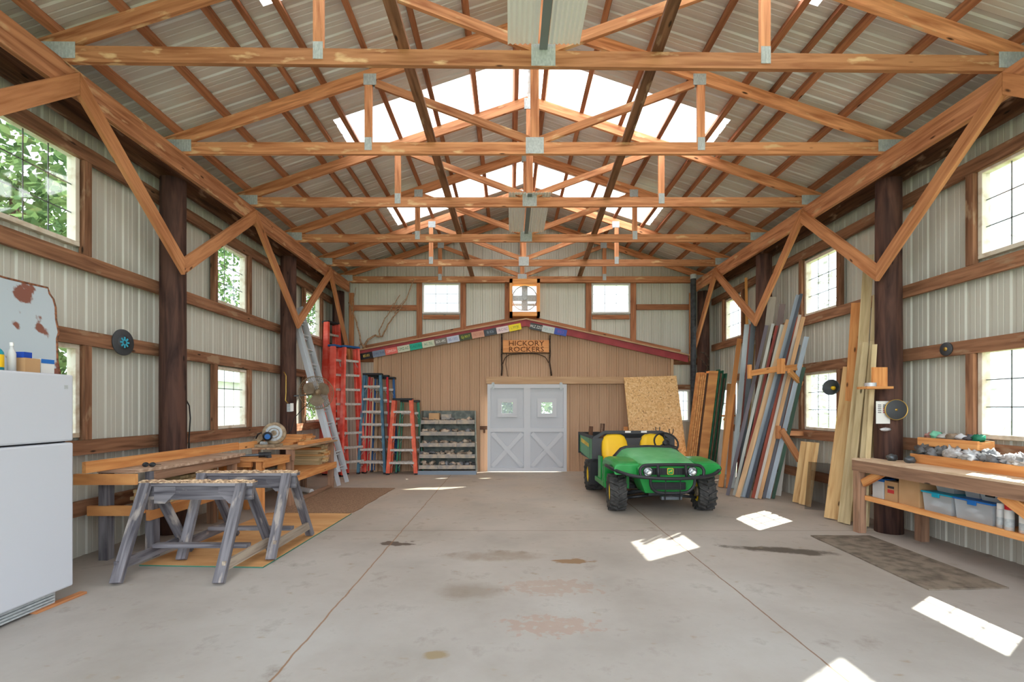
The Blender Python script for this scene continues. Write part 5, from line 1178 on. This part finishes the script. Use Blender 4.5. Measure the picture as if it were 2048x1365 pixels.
for k, (bx, by, tx, ty, w_, m_, lb) in enumerate(TB):
    BIAS = -1 if k in (1, 2, 3) else 1
    lean(lb, bx, by, tx, ty, (4.66, 4.70, 4.60, 4.52, 4.52, 4.50, 4.50, 4.48, 4.46, 4.46)[k], w_, .04, m=m_, group=G3)
# ================================================================ UTILITY VEHICLE
GX, GY = 2.18, 6.88
gv = empty('utility_vehicle', (GX, GY, 0), .02); tag(gv, 'green and yellow utility vehicle with a black brush guard parked facing the camera', 'utility vehicle')
def part(mb, name, m, bevel=0, parent=None): return mb.build(name, m, parent or gv, bevel)
# wheels: axis along x, outer side +x
def wheel(x, y, R_, W_, side, steer=0):
    t = empty('wheel', (x, y, R_), steer); t.parent = gv
    mb = MB(); q = Matrix.Rotation(math.pi/2, 4, 'Y')
    rb = R_*.87; hw = W_/2
    mb.lathe([(R_*.52, -hw*.75), (R_*.62, -hw*.95), (R_*.8, -hw), (rb, -hw*.86), (rb, hw*.86), (R_*.8, hw), (R_*.62, hw*.95), (R_*.52, hw*.75)], q, 36)
    n = 16
    for k in range(n):
        for s_ in (-1, 1):
            a = 2*math.pi*(k+(.5 if s_ > 0 else 0))/n
            def P(ax, dth, r): return Vector((ax, r*math.cos(a+dth), r*math.sin(a+dth)))
            sk = .26; w_ = .055
            q1 = [P(s_*.004, 0-w_+sk*1.0, rb-.01), P(s_*.004, w_+sk, rb-.01), P(s_*hw*.98, w_*1.2, rb-.035), P(s_*hw*.98, -w_*1.2, rb-.035)]
            q2 = [P(s_*.004, -w_*.8+sk, R_), P(s_*.004, w_*.8+sk, R_), P(s_*hw*1.0, w_, R_*.965), P(s_*hw*1.0, -w_, R_*.965)]
            fs = [(4, 5, 6, 7), (0, 1, 5, 4), (1, 2, 6, 5), (2, 3, 7, 6), (3, 0, 4, 7)]
            if s_ < 0: fs = [f[::-1] for f in fs]
            mb.add(q1+q2, fs)
    mb.build('tyre', 'rubber', t)
    mb = MB().lathe([(R_*.54, hw*.78*side), (R_*.50, hw*.60*side), (R_*.34, hw*.30*side), (R_*.16, hw*.34*side), (0, hw*.36*side)], q, 28)
    mb.lathe([(R_*.54, -hw*.78*side), (R_*.48, -hw*.2*side), (R_*.30, -hw*.05*side), (0, 0)], q, 28); mb.build('rim', 'yellowrim', t)
    MB().cyl((-side*hw*.9, 0, 0), (-side*hw*.0, 0, 0), R_*.26, n=18).build('hub', 'dusty', t)
wheel(-.635, .0, .272, .24, -1, -.10); wheel(.635, .0, .272, .24, 1, -.10)
wheel(-.62, 1.72, .285, .28, -1); wheel(.62, 1.72, .285, .28, 1)
# hood
def sec(y, zt, zb, wt, wb): return [(-wb, y, zb), (-wb*.99, y, zb+(zt-zb)*.5), (-wt-.02, y, zt-.03), (-wt*.85, y, zt), (0, y, zt+.012), (wt*.85, y, zt), (wt+.02, y, zt-.03), (wb*.99, y, zb+(zt-zb)*.5), (wb, y, zb)]
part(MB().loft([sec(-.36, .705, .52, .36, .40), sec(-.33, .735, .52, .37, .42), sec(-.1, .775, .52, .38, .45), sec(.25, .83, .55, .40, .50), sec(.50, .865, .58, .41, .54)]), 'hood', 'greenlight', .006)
part(MB().box(-.20, .20, .02, .30, .775, .80), 'hood_panel', 'greenlight') if False else None
part(MB().loft([sec(.50, .885, .58, .42, .545), sec(.56, .895, .6, .42, .55), sec(.62, .86, .6, .42, .55)]), 'dashboard', 'black', .006)
# nose below the hood
part(MB().loft([[(-.42, -.37, .52), (.42, -.37, .52), (.42, -.10, .52), (-.42, -.10, .52)], [(-.44, -.40, .66), (.44, -.40, .66), (.44, -.1, .68), (-.44, -.1, .68)], [(-.38, -.37, .715), (.38, -.37, .715), (.40, -.1, .73), (-.40, -.1, .73)]], smooth=False), 'nose', 'green', .008)
part(MB().loft([[(-.30, -.28, .30), (.30, -.28, .30), (.30, .1, .30), (-.30, .1, .30)], [(-.40, -.345, .52), (.40, -.345, .52), (.40, .1, .52), (-.40, .1, .52)]], smooth=False), 'lower_nose', 'green', .006)
mb = MB().box(-.235, .235, -.425, -.395, .575, .665)
for k in range(14): x = -.21+.42*k/13; mb.box(x-.005, x+.005, -.432, -.42, .58, .66, axis=2)
part(mb, 'grille', 'black')
mb = MB().box(-.24, .24, -.36, -.33, .36, .46)
for k in range(4): mb.box(-.23, .23, -.368, -.355, .375+.024*k, .387+.024*k)
part(mb, 'lower_grille', 'black')
qf = Matrix.Rotation(math.pi/2, 4, 'X')
for s_ in (-1, 1):
    c = Matrix.Translation((s_*.305, -.42, .622)) @ qf
    t = MB().lathe([(0, -.02), (.064, -.02), (.066, .012), (.060, .014)], c, 28).build('headlight', 'black', gv)
    MB().lathe([(.060, .012), (.045, -.004), (.02, -.012), (0, -.013)], c, 28).lathe([(.020, .0), (.014, .016), (0, .02)], c, 16).build('reflector', 'chrome', t)
    MB().lathe([(.062, .010), (.04, .020), (0, .024)], c, 28).build('lens', 'glass', t)
# badge: rounded shield, yellow rim and leaping deer
def rrect(w_, h_, r_, y, n=5):
    P = []
    for cx, cz, a0 in ((w_-r_, h_-r_, 0), (-w_+r_, h_-r_, 90), (-w_+r_, -h_+r_, 180), (w_-r_, -h_+r_, 270)):
        for k in range(n+1): a = math.radians(a0+90*k/n); P.append((cx+r_*math.cos(a), y, .624+cz+r_*math.sin(a)))
    return P
mb = MB().prism(rrect(.044, .044, .018, -.434), (0, .006, 0), 1); mb.prism(rrect(.037, .037, .014, -.437), (0, .004, 0), 0)
deer = [(-.028, -.006), (-.012, .006), (.004, .008), (.012, .016), (.010, .026), (.016, .020), (.026, .018), (.018, .012), (.014, .002), (.026, -.006), (.024, -.010), (.008, -.003), (-.008, -.004), (-.016, -.016), (-.020, -.014), (-.014, -.004), (-.026, -.012)]
mb.prism([(x, -.439, .624+z) for x, z in deer], (0, .002, 0), 1); part(mb, 'badge', ['green', 'yellowrim'])
# fenders
for s_ in (-1, 1):
    secs = []
    for y, zt, zi in ((-.335, .70, .50), (-.325, .715, .50), (-.24, .735, .52), (-.05, .755, .56), (.20, .76, .57), (.36, .745, .50), (.44, .70, .40)):
        xo, xi = .745, .40
        secs.append([(s_*xi, y, zt-.14), (s_*xi, y, zt), (s_*(xo-.08), y, zt+.005), (s_*(xo-.02), y, zt-.015), (s_*xo, y, zt-.05), (s_*xo, y, zt-.11 if y > -.3 else zt-.13), (s_*(xo-.03), y, zt-.14)])
    part(MB().loft(secs, smooth=False), 'fender', 'green', .012)
    part(MB().box(s_*.46, s_*.74, .30, .34, .28, .62, axis=0), 'wheel_well', 'green')
    part(MB().loft([[(s_*.42, .1, .30), (s_*.46, .1, .30), (s_*.46, .1, .62), (s_*.42, .1, .62)], [(s_*.50, .45, .28), (s_*.54, .45, .28), (s_*.54, .45, .60), (s_*.50, .45, .60)]], smooth=False), 'inner_fender', 'green')
    part(MB().box(s_*.50, s_*.72, .5, 1.15, .26, .34), 'floor_sill', 'green', .01)
    part(MB().loft([[(s_*.66, .44, .34), (s_*.73, .44, .34), (s_*.73, .44, .70), (s_*.66, .44, .70)], [(s_*.68, .50, .34), (s_*.73, .50, .34), (s_*.73, .50, .60), (s_*.68, .50, .60)]], smooth=False), 'step_guard', 'green')
    part(MB().box(s_*.66, s_*.70, .78, .98, .34, .70), 'side_panel', 'green', .01)
    part(MB().box(s_*.52, s_*.76, 1.35, 1.365, .16, .60, axis=2), 'mud_flap', 'black')
part(MB().box(-.64, .64, .44, 1.3, .24, .30, axis=1), 'floor_pan', 'darkgrey')
part(MB().box(-.60, .60, .95, 1.45, .32, .56, axis=0), 'seat_pedestal', 'black')
# seats
for s_ in (-1, 1):
    cx = s_*.335; x_ = lambda k: cx+k
    t = empty('seat', (cx, 1.1, .55)); t.parent = gv
    def sc(z, y, w_, d_): return [(-w_, y, z), (-w_*.92, y-d_*.8, z), (-w_*.5, y-d_, z), (0, y-d_*.92, z), (w_*.5, y-d_, z), (w_*.92, y-d_*.8, z), (w_, y, z), (w_*.7, y+.03, z), (-w_*.7, y+.03, z)]
    MB().loft([sc(.03, .18, .19, .06), sc(.12, .20, .235, .08), sc(.24, .24, .235, .07), (sc(.36, .27, .22, .06)), sc(.44, .29, .18, .05), sc(.475, .295, .12, .03), sc(.48, .30, .05, .01)]).build('seat_back', 'yellow', t)
    MB().loft([[(-.22, -.26, .0), (.22, -.26, .0), (.22, .2, .0), (-.22, .2, .0)], [(-.235, -.27, .06), (.235, -.27, .06), (.235, .22, .06), (-.235, .22, .06)], [(-.20, -.24, .11), (.20, -.24, .11), (.20, .2, .09), (-.20, .2, .09)]]).build('seat_cushion', 'yellow', t)
# steering wheel
t = empty('steering_wheel', (.355, .74, .93)); t.parent = gv
q = Matrix.Rotation(math.radians(52), 4, 'X')
MB().tube([q @ Vector((.19*math.cos(k*math.pi/14), .19*math.sin(k*math.pi/14), 0)) for k in range(28)], .014, 8, closed=True).build('wheel_ring', 'black', t)
mb = MB()
for a in (90, 210, 330): mb.tube([q @ Vector((0, 0, -.02)), q @ Vector((.185*math.cos(math.radians(a)), .185*math.sin(math.radians(a)), 0))], .012, 6)
mb.lathe([(0, .015), (.05, .01), (.055, -.03), (0, -.03)], q, 18); mb.build('wheel_hub', 'black', t)
part(MB().tube([(.355, .75, .91), (.355, .60, .78)], .03), 'steering_column', 'black')
# brush guard
def Tn(pts, r=.017, name='brush_guard_tube'): part(MB().tube(pts, r, 8), name, 'blackmetal')
def smooth(pts, n=4):
    out = []
    for i in range(len(pts)-1):
        p0 = Vector(pts[max(i-1, 0)]); p1 = Vector(pts[i]); p2 = Vector(pts[i+1]); p3 = Vector(pts[min(i+2, len(pts)-1)])
        for k in range(n):
            t_ = k/n; out.append(.5*((2*p1)+(-p0+p2)*t_+(2*p0-5*p1+4*p2-p3)*t_*t_+(-p0+3*p1-3*p2+p3)*t_**3))
    return out+[Vector(pts[-1])]
Tn(smooth([(-.79, -.02, .66), (-.785, -.14, .655), (-.74, -.30, .63), (-.56, -.46, .575), (-.3, -.53, .55), (0, -.55, .54), (.3, -.53, .55), (.56, -.46, .575), (.74, -.30, .63), (.785, -.14, .655), (.79, -.02, .66)]), .025)
Tn(smooth([(-.42, -.50, .56), (-.435, -.49, .64), (-.40, -.48, .695), (-.32, -.475, .715), (0, -.475, .72), (.32, -.475, .715), (.40, -.48, .695), (.435, -.49, .64), (.42, -.50, .56)]), .022)
Tn(smooth([(-.30, -.52, .54), (-.29, -.51, .44), (-.22, -.50, .36), (-.1, -.50, .34), (.1, -.50, .34), (.22, -.50, .36), (.29, -.51, .44), (.30, -.52, .54)]), .021)
for s_ in (-1, 1):
    Tn([(s_*.19, -.485, .715), (s_*.19, -.52, .55)], .022); Tn([(s_*.10, -.54, .55), (s_*.10, -.51, .25)], .007)
    Tn([(s_*.79, -.02, .66), (s_*.70, .12, .60)], .017)
Tn([(-.10, -.52, .30), (.10, -.52, .30)], .008)
mb = MB().box(-.14, .14, -.49, -.42, .245, .29)
part(mb, 'hitch_plate', 'tool', .004)
# axle, arms, undercarriage
part(MB().tube([(-.50, 0, .25), (-.2, 0, .29), (.2, 0, .29), (.50, 0, .25)], .028).tube([(-.50, -.08, .20), (-.15, -.1, .24)], .02).tube([(.50, -.08, .20), (.15, -.1, .24)], .02).tube([(-.45, -.1, .30), (.45, -.1, .30)], .012), 'front_axle', 'black')
part(MB().tube([(-.5, 1.72, .285), (.5, 1.72, .285)], .05).box(-.25, .25, 1.4, 1.95, .24, .5, axis=1), 'rear_axle', 'black')
part(MB().box(-.24, .24, -.25, 1.9, .26, .34, axis=1), 'chassis', 'black'); 
part(MB().loft([[(-.50, 1.38, .28), (-.34, 1.38, .28), (-.34, 1.38, .50), (-.50, 1.38, .50)], [(-.50, 1.5, .28), (-.34, 1.5, .28), (-.34, 1.5, .50), (-.50, 1.5, .50)]], smooth=False), 'rear_bracket', 'dusty')
# cargo box with front guard
t = empty('cargo_box', (0, 1.35, .6)); t.parent = gv
def CB_(mb, name, m): mb.build(name, m, t)
poly = [(-.70, .0, -.08), (-.70, .0, .40), (-.52, .0, .47), (.52, .0, .47), (.72, .0, .38), (.72, .0, -.08)]
CB_(MB().prism([(-.72, 0, -.06), (-.72, 0, .36), (-.69, 0, .39), (-.50, 0, .49), (-.50, 0, .44), (-.64, 0, .355), (-.64, 0, -.06)], (0, .05, 0)).prism([(.72, 0, -.06), (.64, 0, -.06), (.64, 0, .34), (.50, 0, .44), (.50, 0, .49), (.69, 0, .39), (.72, 0, .36)], (0, .05, 0)).box(-.50, .50, 0, .05, .44, .49).box(-.64, .64, .01, .04, -.06, .36, axis=0), 'front_guard', 'darkgrey')
mb = MB()
for k in range(5): mb.box(-.72+.0, -.70, .06+.05*k, .085+.05*k, -.04, .36, axis=2)
CB_(mb, 'guard_ribs', 'darkgrey')
CB_(MB().prism([(-.72, .05, -.04), (-.72, .05, .34), (-.72, 1.35, .36), (-.72, 1.35, .02)], (.03, 0, 0)), 'side_wall', 'green')
CB_(MB().prism([(.69, .05, -.04), (.69, .05, .34), (.69, 1.35, .36), (.69, 1.35, .02)], (.03, 0, 0)), 'side_wall', 'green')
CB_(MB().prism([(-.724, .35, .18), (-.724, .35, .24), (-.724, 1.15, .30), (-.724, 1.15, .22)], (.004, 0, 0)), 'yellow_stripe', 'yellowrim')
CB_(MB().box(-.735, -.69, .05, 1.38, .35, .40).box(.69, .735, .05, 1.38, .35, .40).box(-.735, .735, 1.34, 1.38, .0, .40, axis=0).box(-.74, -.69, 1.32, 1.39, -.02, .40), 'rail', 'black')
CB_(MB().box(-.69, .69, .05, 1.34, -.05, -.02, axis=1), 'bed', 'black')
for x in (-.10, .18): CB_(MB().box(x-.05, x+.05, -.004, -.001, .455, .50-.012, axis=0), 'warning_label', 'paper')
# things carried: stakes and hooks on the rim
for x, y, h_ in ((-.60, 2.5, .16), (-.40, 2.35, .22)):
    o = WB().beam((GX+x, GY+y, .62), (GX+x+.03, GY+y, .96+h_), .08, .03, (0, -1, 0)).build('wooden_stake', 'darkbeam'); tag(o, 'brown wooden stake standing in the cargo bed, %s of the two' % ('left' if x < -.5 else 'right'), 'stake', 'stakes in the cargo bed')
for k, (px, py) in enumerate(((1316, 860), (1343, 864))):
    c = at(px, py, GY+1.40); mb = WB().tube([c+Vector(p) for p in ((-.04, 0, .05), (-.04, 0, .0), (-.02, 0, -.045), (.01, 0, -.045), (.03, 0, 0), (.03, 0, .05))], .008, 6)
    mb.build('hook', 'blackmetal'); 
    for o_ in [COL.objects[-1]]: tag(o_, 'black U shaped hook standing above the cargo box rim, %s one' % ('left' if k == 0 else 'right'), 'hook', 'hooks on the cargo box')
# ================================================================ outside, as seen through the windows
def tree(x, y, h, r, label, m, n, seed, trunk=.12, zc=None, group='trees outside the left windows'):
    rr = random.Random(seed); t = empty('tree', (x, y, -.16)); mb = MB(); zc = zc or h*.58
    cl = [Vector((rr.uniform(-r, r), rr.uniform(-r, r), rr.uniform(h*.15, h))) for _ in range(46)]
    for i in range(n):
        c = rr.choice(cl)+Vector((rr.gauss(0, .42), rr.gauss(0, .42), rr.gauss(0, .42)))
        a = Vector((rr.uniform(-1, 1), rr.uniform(-1, 1), rr.uniform(-1, 1))).normalized(); b = a.orthogonal().normalized(); s_ = rr.uniform(.06, .14)
        mb.add([c-a*s_, c-b*s_*.5, c+a*s_, c+b*s_*.5], [(0, 1, 2, 3)], r=rr.random())
    mb.build('foliage', m, t)
    MB().cyl((0, 0, 0), (0, 0, h*.7), trunk, trunk*.5).build('trunk', 'bark', t); return tag(t, label, 'tree', group)
tree(-8.6, 8.2, 7.5, 1.7, 'leafy green tree outside the large upper left window', 'leaf', 9000, 1)
tree(-13.8, 21.5, 10.5, 2.6, 'leafy green tree outside the middle upper left window', 'leaf', 9000, 2)
tree(-12.2, 30.0, 10.5, 2.8, 'leafy green tree outside the farthest upper left window', 'leaf', 9000, 3)
tree(13.5, 17.0, 6.5, 2.2, 'thin pale tree outside the upper right windows', 'leafpale', 2600, 5, group='trees outside the right windows')
tree(0.0, 14.6, 2.6, 1.3, 'green bush seen through the small panes of the double door', 'leaf', 4200, 6, trunk=.05, group='bushes behind the building')
sh = empty('white_shed', (-8.5, 13.8, -.16)); tag(sh, 'low white shed seen through the lower left windows', 'shed')
WB().box(-9.2, -7.9, 11.2, 16.5, -.16, 2.2).build('shed_wall', 'white', sh)
WB().prism([(-9.35, 11.0, 2.2), (-7.7, 11.0, 2.2), (-8.5, 11.0, 2.6)], (0, 5.8, 0)).build('shed_roof', 'galv', sh)
